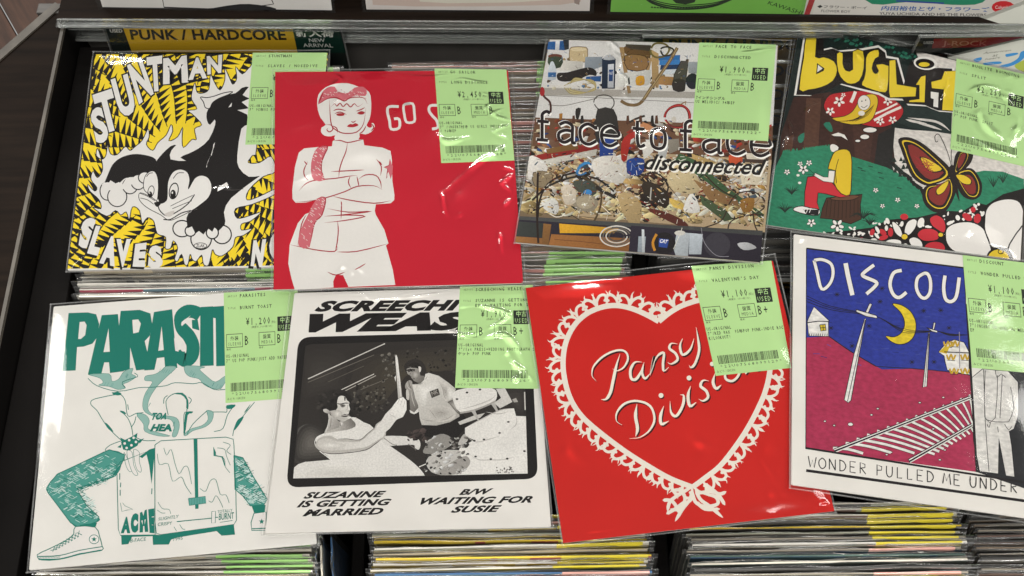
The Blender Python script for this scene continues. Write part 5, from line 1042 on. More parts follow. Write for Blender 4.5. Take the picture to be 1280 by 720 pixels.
jeans([(385, 152), (455, 175), (440, 215), (412, 250), (400, 275), (320, 300), (240, 325), (250, 350), (280, 400), (338, 455), (330, 475), (290, 490), (240, 498), (210, 480), (150, 400), (108, 345), (104, 320), (150, 262), (230, 225), (320, 182)])
p.poly([(250, 490), (330, 480), (320, 505), (262, 515)], TE)
jeans([(945, 178), (985, 188), (1030, 270), (1095, 375), (1080, 400), (1020, 405), (985, 360), (950, 330)]); p.poly([(1025, 405), (1088, 400), (1085, 435), (1035, 435)], TE)
# shoes
p.outline([(232, 498), (320, 500), (340, 540), (352, 585), (350, 605), (250, 620), (160, 645), (80, 648), (60, 625), (110, 600), (190, 560), (225, 530)], PW, 4, TE, 2)
p.strip([(62, 632), (160, 628), (250, 605), (352, 588)], 4, TE, 3); p.strip([(66, 645), (160, 644), (250, 622), (350, 604)], 6, TE, 3)
p.outline([(316+22*math.cos(i*.628), 555+20*math.sin(i*.628)) for i in range(10)], PW, 3, TE, 2)
st = lambda x, y, r: [(x+(r if i % 2 == 0 else r*.42)*math.sin(i*math.pi/5), y-(r if i % 2 == 0 else r*.42)*math.cos(i*math.pi/5)) for i in range(10)]
p.poly(st(316, 555, 13), TE)
for k in range(9): p.strip([(120+k*15, 605-k*10), (150+k*14, 600-k*8)], 3, TE); p.strip([(130+k*14, 612-k*8), (138+k*14, 588-k*9)], 2.5, TE)
for k in range(14): p.strip([(66+k*7, 640), (72+k*7, 632)], 2, TE)
p.outline([(1035, 438), (1090, 432), (1090, 515), (1025, 515), (1022, 480)], PW, 4, TE); p.poly(st(1070, 475, 14), TE); p.strip([(1025, 508), (1090, 505)], 5, TE)
# toaster
p.crop(120, 560, 5.536); p.layer('drawn_toaster')
p.outline([(145, 130), (170, 95), (200, 85), (405, 5), (410, 600), (170, 605), (155, 560)], None, 5, TE)
p.outline([(408, -20), (450, -50), (900, -75), (950, -60), (955, -20), (968, 300), (972, 500), (955, 530), (450, 600), (418, 590), (408, 500)], None, 5, TE)
p.poly([(175, 605), (400, 600), (450, 602), (955, 532), (962, 600), (870, 607), (835, 575), (560, 620), (520, 635), (505, 668), (395, 670), (392, 610), (250, 615), (225, 665), (178, 670)], TE)
p.poly([(676, -60), (702, -62), (710, 420), (688, 422)], TE); p.poly([(640, 350), (758, 335), (762, 382), (645, 398)], '#5fa39a', 0); p.strip([(640, 350), (758, 335), (762, 382), (645, 398), (640, 350)], 4, TE)
for k in range(10): p.strip([(650+k*11, 352-k), (650+k*11, 394-k*1.5)], 2.5, TE)
p.poly([(686, 395), (710, 393), (710, 420), (688, 423)], TE)
for pts in ([(425, 40), (440, 115), (500, 110), (530, 230), (590, 200), (620, 260), (660, 320)], [(470, 0), (490, 50), (520, 10), (545, 100), (575, 180), (610, 130), (640, 140), (662, 250)], [(720, 280), (760, 300), (790, 230), (830, 220), (860, 320), (900, 325), (922, 380)], [(780, 365), (805, 375), (830, 330), (860, 370), (878, 412)], [(430, 375), (460, 420), (505, 425), (518, 455)], [(425, 430), (455, 450), (480, 450)], [(540, 545), (558, 575)], [(580, 530), (600, 560), (618, 562)], [(840, 0), (890, 10), (905, 60), (930, 120)], [(860, 60), (890, 80), (895, 130), (928, 172)], [(880, -40), (930, -20), (905, 20), (935, 45)]): ts(pts, 3.4)
p.poly([(812, -10), (830, 30), (830, 50), (880, 60), (895, 130), (925, 170), (888, 120), (870, 65), (815, 55)], TE, 0)
for pts in ([(165, 175), (165, 220)], [(172, 240), (170, 272)], [(168, 290), (168, 330)], [(388, 280), (386, 320)], [(185, 380), (200, 400), (255, 425), (215, 430), (180, 440), (170, 380)]): p.strip(pts, 6 if len(pts) == 2 else 3, TE)
p.strip([(560, 510), (800, 486)], 6, TE); p.outline([(802, 440), (828, 438), (826, 518), (800, 520)], PW, 4, TE); p.strip([(828, 480), (845, 480)], 6, TE)
p.layer('lettering')
p.text('A', [(195, 478), (228, 475), (238, 590), (172, 590)], TE, .10); p.text('C', [(242, 455), (295, 450), (292, 582), (240, 592)], TE, .11); p.text('M', [(305, 448), (352, 425), (362, 580), (302, 585)], TE, .12); p.text('E', [(362, 425), (404, 418), (405, 590), (372, 588)], TE, .12)
p.text('SLIGHTLY', [(435, 482), (575, 462), (570, 485), (432, 502)], TE); p.text('CRISPY', [(430, 518), (528, 508), (526, 530), (428, 542)], TE)
p.text('TOTALLY', [(842, 432), (945, 420), (944, 442), (840, 452)], TE); p.text('BURNT', [(852, 455), (955, 445), (955, 490), (850, 500)], TE, .01); p.strip([(858, 515), (945, 502)], 4, TE)
p.text('B-FACE', [(240, 628), (348, 618), (345, 642), (238, 655)], TE); p.text('1995', [(540, 622), (602, 612), (600, 634), (536, 645)], TE)
price_label(p, [(279.7, 366), (372, 361), (374, 497), (282, 504)], 'PARASITES', 'BURNT TOAST', '¥1,200', '', 'B', 'B', ['US-ORIGINAL', '7" US POP PUNK/JUST ADD WATER'], '9123')
close(pr, root)

# ---------------------------------------------------------------- wedding photo sleeve
Q = [(368, 366), (667, 358), (689, 659), (331, 667)]
pr, root = sleeve(Q, .0092, 'white sleeve with a black framed monochrome wedding photograph', seed=17, paper='#e4e0da', bag=[(362, 362), (668, 353), (692, 661), (327, 670)], amp=.0003,
    creases=[([(380, 372), (450, 368), (470, 376), (560, 366)], .8, .7), ([(575, 385), (600, 384), (632, 392), (640, 402)], 1.5, .8), ([(560, 415), (590, 420), (628, 402), (640, 388)], 1.3, .8), ([(598, 428), (630, 420), (650, 445), (658, 470)], 2.2, 1.2), ([(632, 440), (645, 460), (664, 470)], 2.6, 1.3), ([(640, 478), (655, 470), (668, 480)], 2, 1.0), ([(500, 370), (540, 364), (640, 362)], 1, .7), ([(440, 640), (520, 652), (640, 648)], 4, .15), ([(590, 356), (640, 354), (662, 360)], 1.2, 1.1)])
p = pr; p.crop(330, 350, 3.46); BK = '#161211'
p.layer('lettering')
p.text('SCREECHI', [(236, 90), (858, 85), (846, 133), (215, 138)], BK, .06, .3, space=1.08); p.text('WEASEL', [(198, 146), (1130, 134), (1108, 214), (172, 228)], BK, .07, .3, space=1.05)
p.crop(330, 490, 3.46)
for t, q in (('SUZANNE', [(182, 433), (531, 427), (518, 455), (168, 462)]), ('IS GETTING', [(152, 470), (554, 461), (546, 490), (140, 500)]), ('MARRIED', [(178, 508), (520, 500), (512, 530), (165, 538)]), ('B/W', [(852, 420), (994, 416), (984, 442), (842, 446)]),
             ('WAITING FOR', [(684, 457), (1165, 449), (1156, 479), (670, 488)]), ('SUSIE', [(820, 493), (1030, 489), (1020, 519), (805, 523)])): p.text(t, q, BK, .045, .3, space=1.06)
def rrect(q, r, n=6):
    out = []; q = [np.array(a, float) for a in q]
    for i in range(4):
        a, b, c = q[i-1], q[i], q[(i+1) % 4]; u = b+(a-b)/np.linalg.norm(a-b)*r; v = b+(c-b)/np.linalg.norm(c-b)*r
        for k in range(n+1): t = k/n; out.append(tuple(u*(1-t)**2+2*b*t*(1-t)+v*t*t))
    return out
p.layer('photograph', PHOTOPRINT); p.crop(360, 420, 4)
out = [(58, 8), (1215, -25), (1248, 700), (-5, 734)]
p.poly(rrect([(52, 6), (1215, -25), (1250, 714), (-8, 758)], 62), '#171413')
inn = [(88, 42), (1180, 10), (1200, 690), (22, 716)]; p.poly(rrect(inn, 34), '#2e2a27'); p.clipq = [(360+q[0]/4, 420+q[1]/4) for q in [(88, 46), (1178, 14), (1198, 688), (26, 712)]]
p.soft([(250, 260), (300, 130), (480, 60), (900, 30), (1180, 60), (1000, 160), (700, 150), (520, 260), (420, 400), (300, 380)], '#2e2a27', '#453f35', 6)
p.soft([(60, 60), (300, 60), (300, 260), (100, 330), (50, 300)], '#2e2a27', '#3b3733', 5)
for a, b, w, c in (((100, 215), (485, 38), 5, '#c9c5bf'), ((100, 232), (430, 95), 3, '#6d675f'), ((200, 230), (380, 150), 3, '#5a544c'), ((265, 270), (430, 190), 4, '#d5d1ca'), ((275, 280), (440, 198), 4, '#a9a49c'), ((360, 270), (500, 212), 3, '#6d675f')): p.strip([a, b], w, c)
for k in range(90): x = rc.uniform(330, 500); y = rc.uniform(250, 380); blob(x, y, rc.uniform(3, 9), rc.choice(['#4a4640', '#5a554e', '#24211f', '#6a655c']))
for k in range(40): x = rc.uniform(470, 550); y = rc.uniform(80, 230); blob(x, y, rc.uniform(4, 10), rc.choice(['#4f4b45', '#7a756d', '#2a2725']))
for k in range(60): x = rc.uniform(560, 840); y = rc.uniform(60, 180); blob(x, y, rc.uniform(4, 10), rc.choice(['#3a3530', '#1f1c1a', '#4a453f']))
p.poly([(40, 480), (100, 440), (170, 480), (150, 560), (210, 610), (60, 640), (28, 600)], '#55524f', 3, grad=('#3a3735', (60, 440), (120, 620)))
# bride
p.poly([(25, 720), (28, 660), (90, 628), (215, 618), (160, 580), (140, 520), (200, 488), (300, 405), (340, 405), (430, 465), (470, 520), (540, 570), (610, 620), (660, 665), (685, 700), (680, 715)], '#e0ddd8', 2)
p.soft([(60, 720), (60, 680), (160, 650), (300, 650), (400, 690), (380, 720)], '#dedbd5', '#cfccc6', 4)
p.poly([(470, 505), (560, 500), (640, 510), (662, 535), (655, 568), (635, 560), (630, 545), (590, 545), (540, 548), (490, 545)], '#dad7d2', 3); p.strip([(600, 540), (630, 560), (640, 572)], 4, '#6a6661', 3); p.strip([(480, 510), (520, 540), (545, 546)], 4, '#8a8681', 3)
p.crop(385, 475, 7.2)
p.soft([(-120, 560), (-60, 430), (20, 395), (90, 420), (140, 470), (70, 550), (90, 640), (190, 700), (60, 730), (-110, 720)], '#33302d', '#625e59', 6)
p.soft([(95, 260), (100, 160), (170, 105), (260, 85), (345, 100), (410, 165), (450, 250), (480, 340), (560, 400), (470, 380), (400, 340), (375, 300), (300, 260), (200, 300), (180, 420), (140, 460), (120, 380)], '#2a2724', '#191716', 3)
for k in range(90): x = rc.uniform(95, 470); y = rc.uniform(95, 360); blob(x, y, rc.uniform(8, 22), rc.choice(['#201d1b', '#2c2926', '#3a3632', '#1a1816']), 1.3, .8) if (x < 250 and y < 265) or x > 385 or y < 130 else None
p.poly([(205, 320), (290, 380), (292, 425), (200, 470), (146, 478), (172, 420), (186, 350), (180, 300)], '#c9c5bf', 2, None, ('#8a8681', (180, 330), (290, 400)))
p.poly([(150, 478), (210, 450), (280, 425), (285, 385), (330, 370), (385, 345), (425, 380), (425, 420), (350, 450), (250, 465), (200, 486)], '#bab6b0', 2, None, ('#6a6661', (250, 440), (420, 370))); p.soft([(285, 375), (310, 370), (325, 400), (300, 420), (285, 405)], '#a9a5a0', '#dedbd6', 3)
p.poly([(300, 140), (335, 152), (352, 185), (374, 200), (368, 226), (380, 264), (373, 276), (368, 300), (372, 318), (362, 345), (345, 364), (310, 372), (270, 358), (235, 345), (212, 325), (205, 300), (195, 280), (240, 272), (262, 245), (258, 200), (268, 160)], '#e0ddd7', 2, None, ('#a5a19b', (340, 200), (200, 340)))
p.soft([(225, 300), (260, 270), (300, 285), (300, 330), (250, 340)], '#b9b5af', '#d6d2cc', 4); p.soft([(345, 190), (370, 205), (362, 235), (350, 225)], '#cfcbc5', '#eae7e2', 3)
p.poly([(135, 268), (165, 260), (205, 288), (208, 312), (180, 302), (150, 292)], '#cfcbc5', 2, None, ('#7a7671', (150, 265), (205, 310)))
p.strip([(252, 208), (290, 218), (335, 208), (375, 212)], 9, '#24211f', 3, .5); p.soft([(290, 225), (320, 218), (340, 232), (318, 248), (296, 242)], '#8a8681', '#2a2725', 4); p.strip([(350, 222), (357, 256), (340, 276)], 5, '#a5a19b', 3, .5); p.strip([(355, 280), (370, 278)], 5, '#5a5652')
p.poly([(298, 325), (330, 308), (350, 312), (368, 303), (370, 318), (350, 332), (320, 334)], '#3a3431', 2); p.strip([(310, 322), (365, 316)], 4, '#d5d1cc'); p.strip([(300, 345), (330, 352), (350, 346)], 4, '#a5a19b', 3, .5)
p.poly([(325, 150), (340, 160), (336, 190), (328, 186)], '#2a2725'); p.poly([(246, 205), (256, 150), (290, 118), (345, 120), (390, 165), (385, 215), (366, 195), (350, 168), (334, 150), (300, 142), (272, 158), (262, 205), (262, 245), (244, 270)], '#201d1b', 2); p.strip([(268, 160), (258, 205), (264, 246), (242, 274)], 7, '#24211f', 3); p.strip([(160, 470), (178, 420), (190, 350)], 3, '#f0eee9', 3); p.strip([(196, 440), (204, 400), (212, 340)], 5, '#6a6661', 3, .5); p.strip([(290, 385), (292, 415)], 5, '#5a5652')
p.poly([(385, 342), (430, 338), (500, 380), (590, 432), (470, 540), (380, 533), (262, 532), (215, 496), (150, 500), (70, 556), (85, 512), (160, 480), (300, 458), (400, 440), (430, 412), (420, 380)], '#e2dfda', 2)
p.poly([(66, 590), (88, 535), (150, 504), (220, 508), (265, 535), (340, 533), (462, 540), (540, 478), (600, 430), (612, 400), (660, 365), (700, 330), (700, 500), (650, 545), (590, 585), (520, 628), (420, 642), (330, 656), (200, 662), (120, 642), (80, 615)], '#b9b5af', 2)
p.poly([(80, 580), (120, 530), (200, 530), (262, 552), (350, 556), (465, 556), (545, 492), (605, 440), (622, 405), (665, 372), (690, 350), (690, 490), (645, 530), (585, 568), (515, 606), (415, 620), (330, 630), (210, 636), (130, 620)], '#cbc7c1', 2, None, ('#dfdcd7', (250, 560), (560, 520)))
p.soft([(100, 590), (150, 555), (230, 560), (330, 580), (330, 600), (200, 620), (120, 608)], '#cbc7c1', '#e3e0da', 5); p.strip([(265, 533), (350, 530), (465, 540), (540, 480), (600, 430)], 5, '#3a3633', 3, .3); p.strip([(120, 644), (200, 664), (340, 658), (520, 630), (600, 580), (660, 535)], 6, '#2e2b29', 3, .3); p.strip([(66, 590), (62, 555), (85, 512), (150, 482)], 5, '#f0eee9', 3)
p.strip([(105, 640), (190, 705), (215, 730)], 7, '#f0eee9', 3)
# knife and man
p.crop(490, 440, 7.2)
p.poly([(-60, 560), (0, 500), (20, 470), (60, 420), (100, 405), (130, 440), (132, 520), (100, 585), (40, 610), (-20, 690), (-110, 760), (-140, 700)], '#dedbd6', 1, None, ('#f0eee9', (-40, 600), (110, 430)))
for a_, b_ in (((70, 425), (45, 470)), ((95, 425), (75, 480)), ((118, 440), (100, 500)), ((-20, 560), (30, 590))): p.strip([a_, b_], 4, '#b5b1ac')
p.poly([(30, 40), (38, 24), (50, 50), (62, 150), (76, 260), (92, 405), (55, 420), (44, 250), (34, 120)], '#e9e6e1', 0, None, ('#b9b5b0', (36, 100), (80, 390))); p.strip([(50, 70), (66, 250), (78, 400)], 4, '#f5f3ef'); p.poly([(22, 230), (36, 210), (34, 270)], '#e0ddd8')
p.soft([(108, 130), (140, 85), (205, 60), (272, 88), (308, 150), (302, 195), (262, 200), (200, 180), (135, 190)], '#2e2a27', '#1c1917', 3)
p.poly([(132, 150), (190, 142), (235, 150), (250, 178), (256, 212), (285, 215), (296, 245), (270, 285), (220, 272), (188, 252), (165, 215), (140, 195)], '#a29e98', 2, None, ('#6a6661', (150, 170), (280, 270)))
p.soft([(190, 175), (225, 175), (240, 215), (210, 240), (185, 225)], '#8f8b85', '#bdb9b3', 4); p.strip([(148, 180), (168, 172)], 6, '#2a2725'); p.strip([(180, 170), (205, 160)], 6, '#35312e'); p.strip([(150, 160), (175, 152)], 7, '#cfcbc5', 0, .4); p.strip([(168, 190), (160, 210), (175, 222)], 5, '#5a5652', 3); p.poly([(238, 132), (262, 138), (260, 172), (246, 182)], '#d5d1cb', 2); p.strip([(180, 245), (205, 240)], 5, '#3a3633')
for k in range(16): blob(rc.uniform(125, 200), rc.uniform(135, 175), rc.uniform(6, 13), rc.choice(['#3a3633', '#57534f', '#24211f', '#7a7671']), 1.4, .8)
p.poly([(180, 292), (250, 292), (290, 250), (300, 200), (330, 188), (420, 215), (500, 270), (575, 332), (562, 372), (572, 412), (520, 450), (560, 460), (600, 500), (607, 582), (520, 632), (400, 662), (268, 657), (250, 600), (240, 520), (220, 470), (200, 380)], '#d9d6d0', 1, None, ('#a9a59f', (220, 300), (560, 660)))
p.soft([(210, 300), (300, 280), (400, 260), (420, 330), (330, 360), (300, 480), (260, 480), (230, 400)], '#d3d0ca', '#e9e6e1', 5); p.soft([(330, 500), (450, 480), (560, 520), (560, 600), (420, 630), (320, 590)], '#c6c2bc', '#aba7a1', 5); p.soft([(430, 270), (500, 300), (520, 400), (480, 440), (450, 350)], '#cdc9c3', '#a5a19b', 4); p.soft([(500, 320), (560, 340), (550, 400), (510, 430)], '#cfccc6', '#e6e3de', 4)
for q in ([(420, 260), (455, 330), (470, 400), (495, 430)], [(330, 510), (370, 560), (400, 600)], [(560, 560), (500, 600), (430, 620)], [(300, 250), (320, 215)], [(290, 270), (250, 292), (200, 285)], [(390, 560), (440, 540), (480, 560)], [(260, 600), (330, 620), (400, 618)], [(535, 440), (560, 400)]): p.strip(q, 5, '#8f8b85', 3, .8)
p.poly([(338, 355), (415, 328), (432, 385), (358, 415)], '#3a3431'); p.text('NK', [(348, 358), (412, 336), (422, 372), (360, 394)], '#8f8b85', .04); p.strip([(360, 402), (428, 378)], 4, '#6a6661')
p.poly([(118, 300), (135, 268), (160, 255), (182, 268), (186, 330), (202, 400), (236, 480), (228, 525), (190, 545), (165, 525), (160, 450), (150, 350), (122, 330)], '#a5a19b', 2, None, ('#6f6b66', (130, 300), (230, 520))); p.strip([(150, 262), (158, 300), (175, 330)], 5, '#4a4643', 3); p.strip([(135, 280), (140, 310), (165, 340)], 4, '#cfcbc5', 3)
p.strip([(172, 350), (185, 430), (210, 500)], 8, '#bab6b0', 3, .6); p.poly([(158, 522), (200, 545), (236, 505), (242, 540), (205, 562), (165, 548)], '#dedbd6', 1); p.strip([(160, 545), (200, 562), (240, 540)], 4, '#4a4643', 2); p.poly([(128, 340), (150, 350), (155, 430), (130, 420)], '#cdc9c3', 2)
p.poly([(268, 658), (400, 663), (520, 634), (607, 584), (640, 560), (700, 640), (560, 800), (300, 760)], '#1d1a19'); p.soft([(500, 450), (560, 430), (610, 480), (605, 560), (560, 520), (520, 470)], '#6a6661', '#a9a59f', 4)
p.crop(360, 420, 4)
for k in range(30): blob(600+rc.uniform(0, 90), 465+rc.uniform(0, 60), rc.uniform(4, 12), rc.choice(['#3a322f', '#4a3f3c', '#241f1d']), 1.8, .7)
# cake
p.soft([(1060, 270), (1180, 250), (1190, 400), (1130, 380)], '#2a2725', '#3f3b38', 4); p.strip([(1183, 280), (1186, 370)], 6, '#cfccc6'); p.poly([(1120, 318), (1140, 310), (1150, 330), (1130, 332)], '#a9a59f')
CK = '#e3e0db'; p.poly([(830, 280), (900, 260), (1020, 262), (1045, 290), (1030, 330), (950, 365), (860, 380), (825, 320)], CK, 3); p.poly([(1040, 265), (1085, 262), (1122, 330), (1060, 362), (1030, 335), (1065, 310)], '#cfccc7')
p.strip([(860, 385), (930, 372), (1000, 345), (1040, 325)], 9, '#a5a19c', 3); p.poly([(850, 430), (930, 398), (985, 385), (960, 410), (860, 445)], '#c9c6c1')
for x, y in ((915, 375), (1015, 340)): p.poly([(x, y), (x+20, y-5), (x+50, y+70), (x+35, y+50)], '#b5b2ad', 1)
p.poly([(885, 460), (960, 420), (1060, 370), (1130, 362), (1140, 400), (1192, 402), (1198, 690), (800, 690), (860, 560), (930, 520), (885, 500)], CK, 1)
p.poly([(840, 600), (900, 560), (1000, 560), (1200, 600), (1200, 700), (780, 700)], '#e5e2dd', 1)
for q in ([(885, 460), (960, 420), (1060, 372), (1130, 362)], [(890, 500), (940, 530), (1010, 515), (1060, 500)], [(905, 590), (950, 618), (1010, 620), (1080, 618), (1150, 600)], [(1140, 400), (1142, 440), (1110, 470)], [(850, 370), (930, 350), (1010, 320), (1040, 295)], [(990, 380), (1050, 390), (1100, 380)]): p.strip(q, 5, '#bdb9b4', 4, .7)
for x, y in ((895, 283), (960, 268), (845, 316), (1102, 430), (1058, 485), (980, 518), (932, 524), (1182, 576), (1096, 614), (1014, 616), (938, 603), (900, 590)): p.dot(x, y, 7, 5, '#3a3735', 8)
for k in range(24): x = rc.uniform(1040, 1130); p.dot(x, 680+rc.uniform(-25, 8), 4, 4, rc.choice(['#5a5753', '#8f8b86']), 6)
p.poly([(670, 500), (690, 560), (685, 680), (760, 695), (800, 660), (780, 600), (700, 560)], '#2a2726', 2)
for sh, c in (([(675, 575), (720, 510), (780, 490), (830, 530), (760, 580), (700, 590)], '#8f8c87'), ([(690, 640), (720, 590), (800, 570), (870, 580), (830, 640), (740, 690)], '#c2bfba'), ([(740, 690), (820, 630), (890, 600), (910, 640), (850, 690)], '#9f9b96'), ([(850, 540), (880, 490), (900, 520), (870, 545)], '#b9b6b1')): p.poly(sh, c, 3)
for k in range(90): x = rc.uniform(680, 900); y = rc.uniform(500, 690); blob(x, y, rc.uniform(3, 10), rc.choice(['#e0ddd8', '#7a7671', '#3a3735', '#b5b2ad']), 1.6)
p.strip([(655, 655), (690, 640)], 5, '#e0ddd8'); p.clipq = None
price_label(p, [(575, 358), (666, 356), (674, 486), (568.8, 485)], 'SCREECHING WEASEL', 'SUZANNE IS GETTING M', '¥1,900', '', 'B', 'B+', ['US-ORIGINAL', '7"/1st PRESS+WEDDING PHOTOGRAPH ジャ', 'ケット POP PUNK'], '9126', 'EP / WAITING FOR SUS')
close(pr, root)

# ---------------------------------------------------------------- heart sleeve
Q = [(657, 360), (966, 326), (1043, 639), (704, 679)]
pr, root = sleeve(Q, .0130, 'bright red sleeve with a large white lace heart and script lettering', seed=23, loose=4, bag=[(652, 352), (969, 317), (1046, 642), (702, 683)], amp=.00035,
    creases=[([(706, 676), (780, 668), (840, 662), (900, 654)], 1.6, 1.0), ([(712, 668), (760, 664), (830, 655)], 1.0, .7), ([(672, 356), (740, 347), (840, 337), (900, 332)], .7, .9), ([(700, 356), (780, 350), (830, 348)], .8, .6), ([(1018, 636), (1028, 628), (1040, 634)], 1.2, .9), ([(850, 550), (880, 560), (920, 555)], 5, .5), ([(700, 560), (740, 590), (790, 595)], 6, .4), ([(950, 560), (990, 575), (1020, 560)], 5, .4)])
p = pr; p.crop(0, 0, 1); p.layer('artwork'); p.poly(Q, '#c61a12'); LW = '#e8dfd2'
p.layer('lace_heart'); p.crop(650, 320, 3.2)
HL = [(555, 262), (500, 232), (440, 208), (380, 198), (320, 207), (262, 234), (214, 282), (182, 350), (172, 430), (182, 510), (206, 580), (246, 640), (300, 690), (370, 745), (440, 795), (520, 845), (600, 890), (690, 925)]
HR = [(690, 925), (740, 888), (800, 840), (860, 765), (910, 690), (950, 615), (980, 545), (998, 470), (1000, 400), (980, 310), (935, 240), (870, 190), (790, 170), (720, 176), (650, 198), (600, 226), (555, 262)]
for H_ in (HL, HR): p.strip(H_, 21, LW, 4)
def scroll(path, out_sign, w=13):
    C = np.array(catmull(path, False, 12)); d = np.r_[0, np.cumsum(np.linalg.norm(np.diff(C, axis=0), axis=1))]; L = d[-1]; n = int(L/42)
    rs = random.Random(len(path)*7+int(out_sign*3))
    for k in range(n):
        s0 = (k+.5)/n*L; i = min(np.searchsorted(d, s0), len(C)-2); t = C[i+1]-C[i]; t /= np.linalg.norm(t)+1e-9; nn = np.array([-t[1], t[0]])*out_sign; b = C[i]
        f = rs.choice([1, -1]); h = rs.uniform(50, 62)
        F_ = lambda u, v: tuple(b+t*u*f+nn*v)
        p.strip([F_(-20, 2), F_(-17, h*.45), F_(0, h*.80), F_(20, h*.78), F_(24, h*.52), F_(10, h*.42)], w*.85, LW, 4, .25)
        p.strip([F_(-17, h*.45), F_(-26, h*.80), F_(-22, h*1.12)], w, LW, 3, -1)
        if k % 2: p.strip([F_(24, h*.52), F_(34, h*.74), F_(28, h*1.08)], w*.9, LW, 3, -1)
        else: p.strip([F_(0, h*.80), F_(10, h*1.0), F_(4, h*1.2)], w*.8, LW, 3, -1)
        p.strip([F_(14, 2), F_(22, h*.28), F_(12, h*.42)], w*.6, LW, 3)
scroll(HL, 1 if np.cross(np.array(HL[5])-HL[4], np.array((555., 500.))-HL[4]) < 0 else -1); scroll(HR[::1], 1 if np.cross(np.array(HR[9])-HR[8], np.array((555., 500.))-HR[8]) < 0 else -1)
p.crop(650, 480, 3.2)
for pts in ([(690, 410), (640, 440), (600, 470), (590, 510)], [(690, 415), (680, 460), (650, 500), (620, 550)], [(600, 430), (640, 425), (660, 460), (640, 500), (600, 500)], [(570, 465), (610, 470), (640, 520)], [(585, 520), (620, 500), (660, 470)], [(700, 415), (720, 460), (760, 490), (812, 535)], [(700, 440), (760, 430), (800, 440), (825, 430)], [(740, 400), (790, 440), (820, 485)], [(705, 470), (740, 500), (800, 500)], [(690, 420), (700, 470), (740, 490), (790, 480), (780, 450), (730, 440)]): p.strip(pts, 14, LW, 4, .25)
p.crop(650, 320, 3.2); p.layer('lettering')
def script(strokes, off=(5, 6)):
    for o_, c in ((off, '#3a0d0a'), ((0, 0), '#efe6d6')):
        for pts, w in strokes: p.strip([(x+o_[0], y+o_[1]) for x, y in pts], w, c, 4, .55)
script([([(400, 392), (385, 440), (372, 500), (362, 545), (345, 572), (325, 574)], 12), ([(305, 500), (288, 478), (295, 440), (335, 400), (385, 378), (420, 382), (432, 410), (415, 445), (385, 460), (370, 450)], 8),
        ([(488, 425), (460, 425), (442, 455), (445, 490), (465, 492), (488, 455), (496, 425)], 11), ([(496, 425), (488, 465), (500, 490), (520, 470)], 10), ([(520, 470), (530, 430), (538, 400), (530, 440), (520, 478)], 10), ([(530, 440), (550, 400), (575, 388), (572, 430), (575, 460), (595, 445)], 10),
        ([(630, 352), (605, 350), (598, 370), (622, 390), (630, 415), (605, 432), (590, 425)], 10), ([(650, 330), (640, 360), (650, 395), (680, 375), (696, 330)], 10), ([(704, 285), (712, 330), (716, 380), (700, 430), (684, 446), (676, 436)], 10),
        ([(468, 592), (462, 640), (470, 690), (462, 722)], 13), ([(408, 676), (386, 660), (388, 625), (420, 590), (470, 580), (520, 600), (538, 650), (520, 695), (480, 725), (438, 730)], 9),
        ([(575, 600), (562, 640), (566, 672), (595, 660)], 12), ([(600, 580), (604, 625), (625, 640), (650, 600), (655, 560), (640, 555)], 11), ([(682, 520), (672, 560), (680, 600), (705, 585)], 12), ([(755, 500), (732, 498), (722, 520), (745, 540), (752, 565), (732, 580), (715, 572)], 11),
        ([(780, 470), (772, 505), (785, 530), (805, 515)], 12), ([(850, 440), (825, 455), (822, 490), (850, 500), (875, 475), (875, 445), (850, 440)], 10), ([(900, 430), (902, 470), (925, 425), (945, 420), (948, 455), (965, 450)], 10)])
for x, y, r in ((564, 558, 10), (676, 488, 10), (768, 432, 9)): p.dot(x+4, y+5, r, r, '#3a0d0a', 10); p.dot(x, y, r, r, '#efe6d6', 10)
price_label(p, [(864, 332.5), (964, 326), (989, 460), (894.7, 470)], 'PANSY DIVISION', "VALENTINE'S DAY", '¥1,100', '', 'B', 'B+', ['US-ORIGINAL', '7"/RED WAX  95年POP PUNK-INDIE ROC', 'K/LOOKOUT!'], '9129')
close(pr, root)

# ---------------------------------------------------------------- night railway sleeve
Q = [(992, 292.5), (1300, 331), (1345, 657), (989, 606)]
pr, root = sleeve(Q, .0170, 'white bordered sleeve with a blue and magenta night railway drawing', seed=29, loose=3, paper='#e6e2db', bag=[(988, 289), (1304, 328), (1349, 664), (986, 611)], amp=.00012,
    creases=[([(990, 608), (1080, 622), (1180, 636), (1280, 650)], 1.0, .6), ([(1010, 600), (1120, 622), (1250, 640)], 2, .25), ([(995, 305), (1020, 298), (1070, 304)], 1.2, .5)])
p = pr; p.crop(980, 280, 4); p.layer('artwork', CRAYON)
def dd(x, y): return (x*4/3.43, y*4/3.43+640)       # lower crop -> this crop
BL_ = '#2a3896'; MG = '#ac3052'; BK = '#1c1820'; WH = '#e9e6e1'
p.poly([(112, 126), (905, 222), (900, 226), (925, 520), dd(800, 100), dd(830, 515), dd(92, 415)], BL_)
p.clipq = [(980+q[0]/4, 280+q[1]/4) for q in [(112, 126), (905, 222), dd(830, 515), dd(92, 415)]]
p.poly([(110, 568), (225, 562), (330, 635), (460, 712), dd(420, 75), dd(560, 72), dd(700, 85), dd(800, 100), dd(832, 520), dd(90, 420)], MG)
p.strip([(225, 562), (330, 635), (460, 712)], 5, BK, 2); p.strip([dd(395, 62), dd(560, 72), dd(700, 85), dd(800, 100)], 4, BK, 2)
for k in range(60): x = rc.uniform(120, 900); y = rc.uniform(160, 700); p.strip([(x, y), (x+rc.uniform(10, 40), y+rc.uniform(-6, 10))], 3, rc.choice(['#3f4c9c', '#1d2768', '#35418f']))
